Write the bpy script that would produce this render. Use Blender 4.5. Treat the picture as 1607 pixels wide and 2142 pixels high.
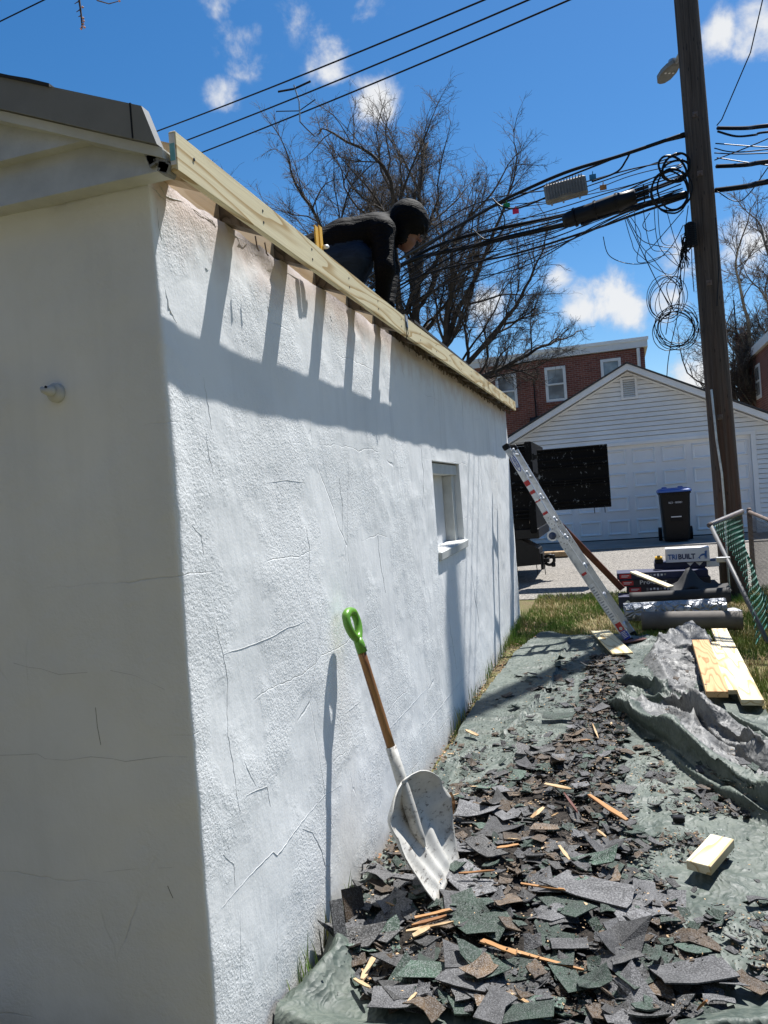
import bpy, bmesh, math, random
import numpy as np
from mathutils import Vector, Matrix, noise
for o in list(bpy.data.objects): bpy.data.objects.remove(o)
S = bpy.context.scene; C = S.collection
RAD = math.radians

# ---------------------------------------------------------------- camera
CAM = np.array([1.10, 0.0, 1.60]); YAW, PITCH, ROLL = 0.29188, -0.01364, -0.07559
_f = np.array([-math.sin(YAW)*math.cos(PITCH), math.cos(YAW)*math.cos(PITCH), math.sin(PITCH)])
_r = np.array([math.cos(YAW), math.sin(YAW), 0.0]); _u = np.cross(_r, _f)
R_ = _r*math.cos(ROLL)+_u*math.sin(ROLL); U_ = -_r*math.sin(ROLL)+_u*math.cos(ROLL); F_ = _f
cd = bpy.data.cameras.new('camera'); co = bpy.data.objects.new('camera', cd); C.objects.link(co)
cd.sensor_fit = 'VERTICAL'; cd.sensor_height = 24; cd.lens = 24*1610/2142; cd.clip_start = .05; cd.clip_end = 2000
M = Matrix.Identity(4)
for i in range(3):
    M[i][0] = R_[i]; M[i][1] = U_[i]; M[i][2] = -F_[i]; M[i][3] = CAM[i]
co.matrix_world = M; S.camera = co
def ray(px, py): return F_+R_*(px-803.5)/1610-U_*(py-1071)/1610
def at(px, py, x=None, y=None, z=None, d=None):
    """world point seen at photo position, on a plane x=, y=, z= or at depth d"""
    v = ray(px, py)
    t = d if d is not None else ((x-CAM[0])/v[0] if x is not None else ((y-CAM[1])/v[1] if y is not None else (z-CAM[2])/v[2]))
    return CAM+v*t

# ---------------------------------------------------------------- light
SUN = np.array([.455, 1.0, 2.08]); SUN /= np.linalg.norm(SUN)
EL = math.asin(SUN[2]); AZ = math.atan2(SUN[0], SUN[1])
sl = bpy.data.lights.new('sun', 'SUN'); sl.energy = 5.0; sl.angle = RAD(.53); sl.color = (1, .975, .935)
so = bpy.data.objects.new('sun', sl); C.objects.link(so)
so.rotation_euler = Vector(tuple(SUN)).to_track_quat('Z', 'Y').to_euler()
W = bpy.data.worlds.new('World'); S.world = W; W.use_nodes = True
wn = W.node_tree; wn.nodes.clear()
def wnode(t, **k):
    n = wn.nodes.new(t)
    for a, b in k.items(): setattr(n, a, b)
    return n
sky = wnode('ShaderNodeTexSky', sky_type='NISHITA', sun_disc=False, sun_elevation=EL, sun_rotation=AZ, air_density=1.0, dust_density=.25, ozone_density=3.0, altitude=50)
hs = wnode('ShaderNodeHueSaturation'); hs.inputs['Saturation'].default_value = 1.33; hs.inputs['Value'].default_value = 1.09
wn.links.new(sky.outputs[0], hs.inputs['Color'])
tc = wnode('ShaderNodeTexCoord')
nz = wnode('ShaderNodeTexNoise', noise_dimensions='3D'); nz.inputs['Scale'].default_value = 15; nz.inputs['Detail'].default_value = 9; nz.inputs['Roughness'].default_value = .58; nz.inputs['Distortion'].default_value = .25
wn.links.new(tc.outputs['Generated'], nz.inputs['Vector'])
def wmath(op, a, b=None, clamp=False):
    n = wnode('ShaderNodeMath', operation=op, use_clamp=clamp)
    for i, v in enumerate((a, b)):
        if v is None: continue
        if isinstance(v, (int, float)): n.inputs[i].default_value = v
        else: wn.links.new(v, n.inputs[i])
    return n.outputs[0]
# clouds: (photo px, py, angular radius in px, weight), and more of the same kind over the rest of the sky
CL = [(505, 85, 70, .9), (466, 200, 42, .75), (690, 130, 55, .62), (480, 0, 60, .8), (640, 0, 75, .6), (790, 232, 75, .95), (1300, 625, 78, 1.15), (1215, 635, 55, .85), (1395, 615, 60, 1.0),
      (1500, 65, 60, .95), (1590, 50, 75, 1.0), (1560, 520, 95, 1.05), (1440, 545, 75, .9), (1625, 640, 80, .8), (1480, 800, 90, 1.0), (1170, 590, 40, .6), (1020, 640, 55, .85), (920, 560, 50, .6), (760, 20, 50, .55),
      (-300, 350, 130, 1), (-700, 80, 160, 1), (2000, 300, 150, 1), (2300, 700, 170, 1), (300, -500, 150, .9), (1200, -700, 170, .9), (2100, -300, 150, 1), (-900, 750, 160, 1)]
acc = None
for px, py, rad, wt in CL:
    c = ray(px, py); L = np.linalg.norm(c); c = c/L
    dp = wnode('ShaderNodeVectorMath', operation='DISTANCE'); dp.inputs[1].default_value = tuple(c)
    nrm = wnode('ShaderNodeVectorMath', operation='NORMALIZE') if acc is None else nrm
    if acc is None: wn.links.new(tc.outputs['Generated'], nrm.inputs[0])
    wn.links.new(nrm.outputs[0], dp.inputs[0])
    rr = rad/1610/L*1.15
    mr = wnode('ShaderNodeMapRange', interpolation_type='SMOOTHSTEP'); mr.inputs[1].default_value = rr*1.25; mr.inputs[2].default_value = rr*.1; mr.inputs[3].default_value = 0; mr.inputs[4].default_value = wt
    wn.links.new(dp.outputs['Value'], mr.inputs[0])
    acc = mr.outputs[0] if acc is None else wmath('MAXIMUM', acc, mr.outputs[0])
dens = wmath('ADD', wmath('MULTIPLY', acc, 1.0), wmath('MULTIPLY', wmath('SUBTRACT', nz.outputs[0], .5), 3.3))
mr = wnode('ShaderNodeMapRange', interpolation_type='SMOOTHSTEP'); mr.inputs[1].default_value = .34; mr.inputs[2].default_value = 1.22; mr.inputs[4].default_value = .96
wn.links.new(dens, mr.inputs[0])
gate = wnode('ShaderNodeMapRange'); gate.inputs[1].default_value = .0; gate.inputs[2].default_value = .25; wn.links.new(acc, gate.inputs[0])
cden = wmath('MULTIPLY', mr.outputs[0], gate.outputs[0], True)
cr = wnode('ShaderNodeMixRGB'); cr.inputs[1].default_value = (5.2, 5.6, 6.3, 1); cr.inputs[2].default_value = (7.6, 7.7, 7.8, 1)
wn.links.new(cden, cr.inputs[0])
mx = wnode('ShaderNodeMixRGB'); wn.links.new(cden, mx.inputs[0]); wn.links.new(hs.outputs[0], mx.inputs[1]); wn.links.new(cr.outputs[0], mx.inputs[2])
bg = wnode('ShaderNodeBackground'); bg.inputs['Strength'].default_value = .064
wo = wnode('ShaderNodeOutputWorld'); wn.links.new(mx.outputs[0], bg.inputs['Color']); wn.links.new(bg.outputs[0], wo.inputs['Surface'])
vs = S.view_settings; vs.view_transform = 'Standard'; vs.look = 'None'; vs.gamma = 1; vs.exposure = .86; vs.use_curve_mapping = False
S.cycles.max_bounces = 5

# ---------------------------------------------------------------- mesh helpers
class MB:
    def __init__(s): s.v = []; s.f = []; s.m = []; s.mi = 0
    def add(s, vs, fs):
        o = len(s.v); s.v += [tuple(map(float, p)) for p in vs]
        for f in fs: s.f.append(tuple(i+o for i in f)); s.m.append(s.mi)
    def box(s, x0, x1, y0, y1, z0, z1, T=None):
        vs = [(x, y, z) for x in (x0, x1) for y in (y0, y1) for z in (z0, z1)]
        if T is not None: vs = [tuple(T @ Vector(p)) for p in vs]
        s.add(vs, [(0, 1, 3, 2), (4, 6, 7, 5), (0, 4, 5, 1), (2, 3, 7, 6), (0, 2, 6, 4), (1, 5, 7, 3)])
    def cbox(s, x0, x1, y0, y1, z0, z1, c=.004, T=None):
        """box with chamfered long edges"""
        ring = lambda z, i: [(x0+c+i, y0+i, z), (x1-c-i, y0+i, z), (x1-i, y0+c+i, z), (x1-i, y1-c-i, z), (x1-c-i, y1-i, z), (x0+c+i, y1-i, z), (x0+i, y1-c-i, z), (x0+i, y0+c+i, z)]
        R = [ring(z0, c), ring(z0+c, 0), ring(z1-c, 0), ring(z1, c)]
        vs = sum(R, []); fs = [tuple(range(7, -1, -1)), tuple(range(24, 32))]
        for k in range(3):
            for i in range(8): fs.append((k*8+i, k*8+(i+1) % 8, k*8+8+(i+1) % 8, k*8+8+i))
        if T is not None: vs = [tuple(T @ Vector(p)) for p in vs]
        s.add(vs, fs)
    def tube(s, pts, rad, n=6, cap=True):
        P = [np.array(p, float) for p in pts]
        if not hasattr(rad, '__len__'): rad = [rad]*len(P)
        vs = []; fs = []; prev = None
        for i, p in enumerate(P):
            d = P[min(i+1, len(P)-1)]-P[max(i-1, 0)]; d = d/(np.linalg.norm(d)+1e-9)
            if prev is None:
                a = np.array([0, 0, 1.]) if abs(d[2]) < .9 else np.array([1., 0, 0]); u = np.cross(d, a)
            else: u = prev-d*np.dot(prev, d)
            u /= np.linalg.norm(u)+1e-9; prev = u; w = np.cross(d, u)
            for k in range(n):
                t = 2*math.pi*k/n; vs.append(p+rad[i]*(math.cos(t)*u+math.sin(t)*w))
        for i in range(len(P)-1):
            for k in range(n): fs.append((i*n+k, i*n+(k+1) % n, (i+1)*n+(k+1) % n, (i+1)*n+k))
        if cap: fs.append(tuple(range(n-1, -1, -1))); fs.append(tuple(range((len(P)-1)*n, len(P)*n)))
        s.add(vs, fs)
    def prism(s, poly, a, b, fn):
        """polygon (2D) extruded between a and b; fn(u, v, w) -> xyz"""
        n = len(poly); vs = [fn(p[0], p[1], a) for p in poly]+[fn(p[0], p[1], b) for p in poly]
        fs = [tuple(range(n-1, -1, -1)), tuple(range(n, 2*n))]+[(i, (i+1) % n, n+(i+1) % n, n+i) for i in range(n)]
        s.add(vs, fs)
    def grid(s, G):
        """G: rows x cols array of points"""
        G = np.asarray(G, float); r, c = G.shape[:2]; s.add(G.reshape(-1, 3), [(i*c+j, i*c+j+1, (i+1)*c+j+1, (i+1)*c+j) for i in range(r-1) for j in range(c-1)])
    def build(s, name, mats, parent=None, smooth=False, loc=None, **tags):
        me = bpy.data.meshes.new(name); me.from_pydata(s.v, [], s.f)
        for m in (mats if isinstance(mats, (list, tuple)) else [mats]): me.materials.append(m)
        if any(s.m): me.polygons.foreach_set('material_index', s.m)
        bm = bmesh.new(); bm.from_mesh(me); bmesh.ops.recalc_face_normals(bm, faces=bm.faces); bm.to_mesh(me); bm.free()
        if smooth: me.polygons.foreach_set('use_smooth', [True]*len(me.polygons))
        return link(name, me, parent, loc, **tags)
def worldm(o): return o.matrix_basis.copy() if o.parent is None else worldm(o.parent) @ o.matrix_parent_inverse @ o.matrix_basis
def link(name, me, parent=None, loc=None, label=None, cat=None, group=None, kind=None, T=None):
    """meshes are written in world coordinates; a child's own transform is relative to the world as well"""
    o = bpy.data.objects.new(name, me); C.objects.link(o)
    if parent is not None: o.parent = parent; o.matrix_parent_inverse = worldm(parent).inverted()
    if T is not None: o.matrix_basis = T
    elif loc is not None: o.location = loc
    return tag(o, label, cat, group, kind)
def tag(o, label=None, cat=None, group=None, kind=None):
    for k, v in (('label', label), ('category', cat), ('group', group), ('kind', kind)):
        if v is not None: o[k] = v
    return o
def thing(name, label, cat, loc=(0, 0, 0), group=None):
    o = bpy.data.objects.new(name, None); o.location = loc; o.empty_display_size = .1; C.objects.link(o)
    return tag(o, label, cat, group)
def basis(o, x, y, z):
    m = Matrix.Identity(4)
    for i in range(3): m[i][0] = x[i]; m[i][1] = y[i]; m[i][2] = z[i]; m[i][3] = o[i]
    return m
def unit(v): v = np.array(v, float); return v/np.linalg.norm(v)
def text(name, s, size, T, m, parent, ext=.0004, bold=0.0, label=None, width=None):
    cu = bpy.data.curves.new(name, 'FONT'); cu.body = s; cu.size = size; cu.extrude = ext; cu.offset = bold; cu.align_x = 'CENTER'; cu.align_y = 'CENTER'; cu.resolution_u = 2
    t = bpy.data.objects.new(name+'_tmp', cu); C.objects.link(t); bpy.context.view_layer.update()
    me = bpy.data.meshes.new_from_object(t.evaluated_get(bpy.context.evaluated_depsgraph_get())); bpy.data.objects.remove(t)
    if width:
        xs_ = [v.co.x for v in me.vertices]; k_ = width/(max(xs_)-min(xs_)); me.transform(Matrix.Diagonal((k_, 1, 1, 1)))
    me.transform(T); me.materials.clear(); me.materials.append(m); me.name = name
    return link(name, me, parent, label=label)
def g(y):
    return float(np.interp(y, [-30, 0, 2.2, 3.9, 8.6, 12, 17.3, 22, 60, 300], [-.3, 0, .035, .08, .14, .2, .34, .40, .7, 2.0]))
def fb(x, y, z=0, o=4):
    return noise.fractal(Vector((x, y, z)), 1.0, 2.0, o)

# ---------------------------------------------------------------- materials
MATS = {}
class NT:
    def __init__(s, name):
        s.m = bpy.data.materials.new(name); s.m.use_nodes = True; s.t = s.m.node_tree; s.b = s.t.nodes['Principled BSDF']; MATS[name] = s.m
        s.co = s.n('ShaderNodeTexCoord').outputs['Object']
    def n(s, t, **k):
        x = s.t.nodes.new(t)
        for a, b in k.items(): setattr(x, a, b)
        return x
    def l(s, a, b): s.t.links.new(a, b)
    def set(s, i, v): s.b.inputs[i].default_value = v
    def mapping(s, sc, src=None, rot=(0, 0, 0)):
        m = s.n('ShaderNodeMapping'); m.inputs['Scale'].default_value = sc; m.inputs['Rotation'].default_value = rot; s.l(src or s.co, m.inputs[0]); return m.outputs[0]
    def noise(s, sc, det=4, rough=.55, vec=None, dist=0):
        x = s.n('ShaderNodeTexNoise'); x.inputs['Scale'].default_value = sc; x.inputs['Detail'].default_value = det; x.inputs['Roughness'].default_value = rough; x.inputs['Distortion'].default_value = dist
        s.l(vec or s.co, x.inputs['Vector']); return x.outputs[0]
    def vor(s, sc, vec=None, feature='F1', out='Distance'):
        x = s.n('ShaderNodeTexVoronoi', feature=feature); x.inputs['Scale'].default_value = sc; s.l(vec or s.co, x.inputs['Vector']); return x.outputs[out]
    def rng(s, v, a, b, c=0, d=1, smooth=False):
        x = s.n('ShaderNodeMapRange', interpolation_type='SMOOTHSTEP' if smooth else 'LINEAR')
        for i, q in enumerate((a, b, c, d)): x.inputs[i+1].default_value = q
        s.l(v, x.inputs[0]); return x.outputs[0]
    def math(s, op, a, b=0, clamp=False):
        x = s.n('ShaderNodeMath', operation=op, use_clamp=clamp)
        for i, v in enumerate((a, b)):
            if isinstance(v, (int, float)): x.inputs[i].default_value = v
            else: s.l(v, x.inputs[i])
        return x.outputs[0]
    def mix(s, f, a, b, mode='MIX'):
        x = s.n('ShaderNodeMixRGB', blend_type=mode)
        for i, v in enumerate((f, a, b)):
            if isinstance(v, (int, float)): x.inputs[i].default_value = v
            elif isinstance(v, tuple): x.inputs[i].default_value = v+(1,) if len(v) == 3 else v
            else: s.l(v, x.inputs[i])
        return x.outputs[0]
    def sep(s, v=None):
        x = s.n('ShaderNodeSeparateXYZ'); s.l(v or s.co, x.inputs[0]); return x.outputs
    def color(s, v): s.l(v, s.b.inputs['Base Color'])
    def rough(s, v): s.l(v, s.b.inputs['Roughness'])
    def bump(s, h, dist=.002, st=1.0, prev=None):
        x = s.n('ShaderNodeBump'); x.inputs['Distance'].default_value = dist; x.inputs['Strength'].default_value = st; s.l(h, x.inputs['Height'])
        if prev is not None: s.l(prev, x.inputs['Normal'])
        s.l(x.outputs[0], s.b.inputs['Normal']); return x.outputs[0]
    def rand(s):
        return s.n('ShaderNodeObjectInfo').outputs['Random']
def simple(name, col, rough=.6, metal=0, vary=.25, sc=12, bump=0, bsc=80, spec=.5, rnd=0.0):
    t = NT(name); t.set('Roughness', rough); t.set('Metallic', metal); t.set('Specular IOR Level', spec)
    dark = tuple(c*(1-vary) for c in col); lite = tuple(min(1, c*(1+vary)) for c in col)
    c = t.mix(t.rng(t.noise(sc, 5, .6), .3, .7), dark, lite)
    if rnd: c = t.mix(1.0, c, t.mix(t.rand(), (1-rnd,)*3, (1+rnd,)*3), 'MULTIPLY')
    t.color(c)
    if bump: t.bump(t.noise(bsc, 4), bump)
    return t.m

def mk_stucco():
    t = NT('painted_stucco'); t.set('Roughness', .85); t.set('Specular IOR Level', .2)
    x, y, z = t.sep()
    big = t.noise(1.6, 5, .6); mid = t.noise(7, 4, .6)
    c = t.mix(t.rng(big, .3, .72), (.70, .715, .715), (.82, .835, .835))
    streak = t.noise(1, 5, .6, t.mapping((9, 9, .7)))
    c = t.mix(t.math('MULTIPLY', t.rng(streak, .52, .75), t.rng(y, 1.5, 6.5, .12, .5)), c, (.50, .51, .52))
    # pinkish bare render under the eaves, with a ragged lower limit
    zz = t.math('ADD', z, t.math('MULTIPLY', t.math('SUBTRACT', mid, .5), .28))
    c = t.mix(t.math('MULTIPLY', t.math('MULTIPLY', t.rng(zz, 2.28, 2.48, 0, 1, True), t.rng(y, 1.78, 1.80)), .7), c, (.52, .42, .38))
    c = t.mix(t.math('MULTIPLY', t.rng(zz, .30, .05, 0, 1, True), .55), c, (.44, .43, .40))
    # hairline cracks: block joints that have printed through, plus wandering vertical ones
    warp = t.n('ShaderNodeVectorMath', operation='ADD'); nv = t.n('ShaderNodeTexNoise'); nv.inputs['Scale'].default_value = 5; nv.inputs['Detail'].default_value = 5; t.l(t.co, nv.inputs['Vector'])
    sc = t.n('ShaderNodeVectorMath', operation='MULTIPLY_ADD'); t.l(nv.outputs['Color'], sc.inputs[0]); sc.inputs[1].default_value = (.07, .07, .07); sc.inputs[2].default_value = (-.035, -.035, -.035)
    t.l(t.co, warp.inputs[0]); t.l(sc.outputs[0], warp.inputs[1])
    wx, wy, wz = t.sep(warp.outputs[0])
    fz = t.math('ABSOLUTE', t.math('SUBTRACT', t.math('FRACT', t.math('MULTIPLY', wz, 1/.41)), .5))
    m1 = t.rng(t.noise(1.3, 3, .5), .53, .60)
    h1 = t.math('MULTIPLY', t.rng(fz, .006, .0015), m1)
    vo = t.vor(1.0, t.mapping((3.2, 3.2, 1.1), warp.outputs[0]), 'DISTANCE_TO_EDGE')
    m2 = t.rng(t.noise(1.9, 3, .5, t.mapping((1, 1, .6), None, (.3, .2, 0))), .575, .63)
    h2 = t.math('MULTIPLY', t.rng(vo, .008, .002), m2)
    crack = t.math('MAXIMUM', h1, h2)
    c = t.mix(t.math('MULTIPLY', crack, .2), c, (.34, .34, .33))
    sp = t.rng(t.vor(14), .035, .02); spm = t.rng(t.noise(2.2), .58, .62)
    c = t.mix(t.math('MULTIPLY', t.math('MULTIPLY', sp, spm), .7), c, (.16, .15, .14))
    t.color(c)
    rough_mask = t.rng(t.noise(2.6, 3), .44, .54, .22, 1)
    fine = t.math('MULTIPLY', t.math('ADD', t.math('MULTIPLY', t.noise(120, 3, .65), .9), t.math('MULTIPLY', t.noise(48, 3, .6), .8)), rough_mask)
    b1 = t.bump(fine, .0026, 1.0)
    b2 = t.bump(t.noise(1, 4, .6, t.mapping((16, 16, 7))), .0035, .7, b1)
    t.bump(t.math('MULTIPLY', crack, -1), .0022, .7, b2)
    return t.m
def mk_pine(name, a, b, axis=1, dens=11, lo=(1, .55, 1), hi=26, wear=None, rough=.6):
    """sawn softwood: contour-shaped growth rings stretched along the board (local Y)"""
    t = NT(name); t.set('Roughness', rough); t.set('Specular IOR Level', .25)
    rv = t.n('ShaderNodeVectorMath', operation='ADD'); t.l(t.co, rv.inputs[0]); cm = t.n('ShaderNodeCombineXYZ'); rr = t.math('MULTIPLY', t.rand(), 37.0)
    t.l(rr, cm.inputs[1]); t.l(rr, cm.inputs[0]); t.l(cm.outputs[0], rv.inputs[1])
    v = t.mapping((6.0, .62, 6.0), rv.outputs[0])
    h = t.noise(1, 2.5, .45, v)
    ring = t.math('FRACT', t.math('MULTIPLY', h, dens))
    late = t.rng(ring, .55, .96, 0, 1, True); late = t.math('MULTIPLY', late, t.rng(ring, 1.0, .965))
    fine = t.noise(1, 3, .6, t.mapping((240, 4, 240), rv.outputs[0]))
    c = t.mix(t.math('MULTIPLY', late, .95), a, b)
    c = t.mix(t.rng(fine, .35, .8, 0, .35), c, tuple(q*.72 for q in b))
    c = t.mix(t.math('MULTIPLY', t.rng(t.noise(3, 3), .5, .75), .35), c, tuple(q*.8 for q in a))
    kn = t.vor(1, t.mapping((3.2, 1.1, 3.2), rv.outputs[0])); c = t.mix(t.rng(kn, .075, .03), c, tuple(q*.35 for q in b))
    if wear: c = t.mix(t.rng(t.noise(5, 6, .7), .55, .7, 0, .8), c, wear)
    t.color(c); t.bump(fine, .0006, .6); return t.m
def mk_tarp(name, a, b, dirt):
    t = NT(name); t.set('Roughness', .42); t.set('Specular IOR Level', .55)
    n1 = t.noise(4, 6, .62); n2 = t.noise(22, 6, .7, None, .8)
    wv_ = t.n('ShaderNodeVectorMath', operation='MULTIPLY_ADD'); nn_ = t.n('ShaderNodeTexNoise'); nn_.inputs['Scale'].default_value = 7; nn_.inputs['Detail'].default_value = 3; t.l(t.co, nn_.inputs['Vector']); t.l(nn_.outputs['Color'], wv_.inputs[0]); wv_.inputs[1].default_value = (.16, .16, .16); t.l(t.co, wv_.inputs[2])
    c = t.mix(t.rng(n1, .35, .7), a, b)
    c = t.mix(t.math('MULTIPLY', t.rng(n2, .45, .72), .5), c, dirt)
    c = t.mix(t.rng(t.noise(90, 3, .6), .62, .72, 0, .6), c, (.03, .03, .03)); t.color(c)
    t.rough(t.rng(n2, .3, .7, .48, .72))
    b0 = t.bump(t.noise(1, 3, .6, t.mapping((160, 700, 300))), .0007, .5)
    b1 = t.bump(t.vor(1, t.mapping((46, 20, 30), wv_.outputs[0], (0, 0, .5))), .0060, .8, b0)
    b2 = t.bump(t.vor(1, t.mapping((8, 17, 12), wv_.outputs[0], (0, 0, .25))), .0085, .7, b1)
    return t.m
def mk_shingle(name, a, b, gran, rough=.75):
    t = NT(name); t.set('Roughness', rough); t.set('Specular IOR Level', .45)
    r = t.rand(); n = t.noise(14, 4, .6); gn = t.vor(330, None, 'F1', 'Color'); gs = t.sep(gn)[0]
    c = t.mix(t.rng(n, .35, .68), a, b)
    c = t.mix(t.math('MULTIPLY', t.rng(gs, .45, .95), gran), c, (.34, .34, .34))
    c = t.mix(t.math('MULTIPLY', t.rng(gs, .45, .1), gran), c, (.015, .015, .015))
    c = t.mix(1.0, c, t.mix(t.math('POWER', r, 1.5), (.5, .5, .5), (1.5, 1.5, 1.5)), 'MULTIPLY'); t.color(c)
    t.bump(t.vor(330), .0022, .7 if gran > .3 else .35); return t.m
def mk_brick(name, bw=.215, bh=.075):
    t = NT(name); t.set('Roughness', .9)
    x, y, z = t.sep(); cmb = t.n('ShaderNodeCombineXYZ'); t.l(t.math('ADD', x, y), cmb.inputs[0]); t.l(z, cmb.inputs[1])
    bt = t.n('ShaderNodeTexBrick'); t.l(cmb.outputs[0], bt.inputs['Vector']); bt.inputs['Scale'].default_value = 1; bt.inputs['Brick Width'].default_value = bw; bt.inputs['Row Height'].default_value = bh; bt.inputs['Mortar Size'].default_value = .006; bt.inputs['Mortar Smooth'].default_value = .2
    bt.inputs['Color1'].default_value = (.16, .045, .032, 1); bt.inputs['Color2'].default_value = (.26, .085, .06, 1); bt.inputs['Mortar'].default_value = (.34, .30, .27, 1); bt.inputs['Bias'].default_value = 0
    c = t.mix(t.rng(t.noise(1.1, 5), .3, .75, 0, .5), bt.outputs['Color'], (.10, .04, .035)); t.color(c)
    t.bump(bt.outputs['Fac'], -.008, .8); return t.m
def mk_ground():
    t = NT('lawn_soil'); t.set('Roughness', .95); t.set('Specular IOR Level', .1)
    n = t.noise(2.2, 6, .65); n2 = t.noise(30, 5, .7)
    c = t.mix(t.rng(n, .38, .62), (.15, .115, .07), (.12, .14, .05)); c = t.mix(t.rng(n2, .4, .7), c, (.19, .15, .085)); t.color(c)
    t.bump(n2, .03, .9); return t.m
def mk_alley():
    t = NT('worn_asphalt'); t.set('Roughness', .9)
    v = t.vor(70, None, 'F1', 'Color'); s = t.sep(v)[0]
    c = t.mix(t.rng(s, .1, .95), (.07, .065, .058), (.36, .33, .29)); c = t.mix(t.rng(t.noise(.8, 5), .35, .7), c, t.mix(.5, c, (.17, .155, .135)))
    c = t.mix(t.rng(t.noise(3.5, 6, .7), .58, .7, 0, .65), c, (.07, .065, .06)); t.color(c)
    t.bump(t.vor(70), .008, .7); return t.m
def mk_concrete():
    t = NT('old_concrete'); t.set('Roughness', .9)
    c = t.mix(t.rng(t.noise(1.5, 6, .65), .3, .7), (.20, .185, .165), (.33, .31, .28)); c = t.mix(t.rng(t.noise(26, 5, .7), .5, .75, 0, .5), c, (.17, .16, .15)); t.color(c)
    t.bump(t.noise(60, 4), .003, .5); return t.m
def mk_pole():
    t = NT('pole_timber'); t.set('Roughness', .9)
    v = t.mapping((38, 38, 1.1)); st = t.noise(1, 5, .7, v); x, y, z = t.sep()
    c = t.mix(t.rng(st, .3, .7), (.028, .02, .015), (.13, .10, .08))
    low = t.rng(t.math('ADD', z, t.math('MULTIPLY', t.noise(1.2, 3), 2.5)), 5.2, 2.2, 0, 1, True)
    c = t.mix(t.math('MULTIPLY', low, t.rng(t.noise(1, 4, .6, t.mapping((12, 12, .5))), .4, .65, 0, .75)), c, (.12, .05, .025))
    sp = t.rng(t.vor(1, t.mapping((22, 22, 5.5))), .16, .1, 0, .8); c = t.mix(sp, c, (.012, .01, .009)); t.color(c)
    t.bump(st, .02, .9); return t.m
def mk_bark(name, a, b):
    t = NT(name); t.set('Roughness', .95)
    c = t.mix(t.rng(t.noise(3, 5, .7), .35, .7), a, b); t.color(c); return t.m
def mk_grass(name, a, b, c3):
    t = NT(name); t.set('Roughness', .7); t.set('Specular IOR Level', .2)
    n = t.noise(2.4, 4); w = t.n('ShaderNodeTexWhiteNoise'); q = t.n('ShaderNodeVectorMath', operation='SNAP'); t.l(t.co, q.inputs[0]); q.inputs[1].default_value = (.02, .02, 10); t.l(q.outputs[0], w.inputs['Vector'])
    c = t.mix(w.outputs['Value'], a, b); c = t.mix(t.rng(n, .45, .62), c, c3); t.color(c); return t.m
def mk_blackdump():
    t = NT('scuffed_black_steel'); t.set('Roughness', .6); t.set('Specular IOR Level', .12)
    n = t.noise(9, 6, .7); s = t.rng(t.noise(1, 5, .75, t.mapping((16, 16, 9))), .60, .65)
    c = t.mix(t.math('MULTIPLY', s, t.rng(n, .45, .55)), (.003, .003, .0035), (.26, .28, .29)); t.color(c); return t.m
def mk_metal(name, col, rough=.35, dirt=.3):
    t = NT(name); t.set('Metallic', 1.0)
    n = t.noise(20, 5, .65); t.color(t.mix(t.rng(n, .45, .75, 0, dirt), col, tuple(c*.45 for c in col))); t.rough(t.rng(n, .3, .7, rough*.8, rough*1.5)); return t.m
def mk_foil():
    t = NT('silver_wrap'); t.set('Metallic', .45); t.set('Roughness', .38)
    n = t.noise(9, 6, .7, None, 1.5); t.color(t.mix(t.rng(n, .4, .7), (.34, .35, .37), (.58, .60, .63))); t.bump(t.math('ADD', n, t.rng(t.vor(14, None, 'DISTANCE_TO_EDGE'), 0, .2)), .03, .9); return t.m
def mk_glass():
    t = NT('window_glass'); t.set('Roughness', .04); t.set('Specular IOR Level', .9)
    t.color(t.mix(t.rng(t.noise(1.2, 3), .4, .6), (.16, .17, .18), (.34, .35, .36))); return t.m
def mk_shovel():
    t = NT('scuffed_grey_plastic'); t.set('Roughness', .42)
    s = t.noise(1, 5, .75, t.mapping((60, 12, 60), None, (.4, .7, .2))); n = t.noise(9, 5, .7)
    c = t.mix(t.rng(n, .36, .68, 0, .8), (.54, .53, .49), (.36, .345, .31)); c = t.mix(t.math('MULTIPLY', t.rng(s, .55, .62), t.rng(n, .42, .5)), c, (.13, .115, .10)); c = t.mix(t.rng(t.noise(12, 5, .7), .60, .72, 0, .6), c, (.16, .14, .12)); t.color(c); return t.m
def mk_cloth(name, col, wr=.012):
    t = NT(name); t.set('Roughness', .75); t.set('Specular IOR Level', .12)
    v = t.mapping((9, 9, 26), None, (.3, .5, 0)); w = t.noise(1, 4, .55, v, 1.4)
    t.color(t.mix(t.rng(w, .35, .7), tuple(c*.75 for c in col), tuple(c*1.35 for c in col))); t.bump(w, wr*1.6, .8); return t.m
def mk_chainwire(name, col): return simple(name, col, .55, .3, .35, 40)

STUCCO = mk_stucco()
PT = mk_pine('treated_pine', (.72, .64, .42), (.42, .28, .11), dens=10)
PINE = mk_pine('pale_pine', (.74, .66, .48), (.48, .33, .15), dens=10)
FIR = mk_pine('orange_fir', (.58, .38, .19), (.36, .17, .06), dens=16)
PLY = mk_pine('new_plywood', (.56, .42, .26), (.44, .30, .16), dens=7)
OLDW = mk_pine('weathered_wood', (.17, .13, .09), (.06, .045, .03), dens=12, wear=(.30, .28, .25))
HANDLE = mk_pine('varnished_handle', (.34, .17, .06), (.15, .065, .025), dens=14, rough=.35)
TARP = mk_tarp('green_tarp', (.036, .053, .043), (.086, .107, .088), (.165, .18, .148))
SILVER = mk_tarp('silver_tarp', (.10, .10, .098), (.185, .185, .18), (.06, .06, .058))
SH_G = mk_shingle('shingle_back', (.045, .045, .047), (.105, .104, .108), .34)
SH_E = mk_shingle('shingle_green', (.014, .034, .021), (.036, .078, .05), .34)
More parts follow.
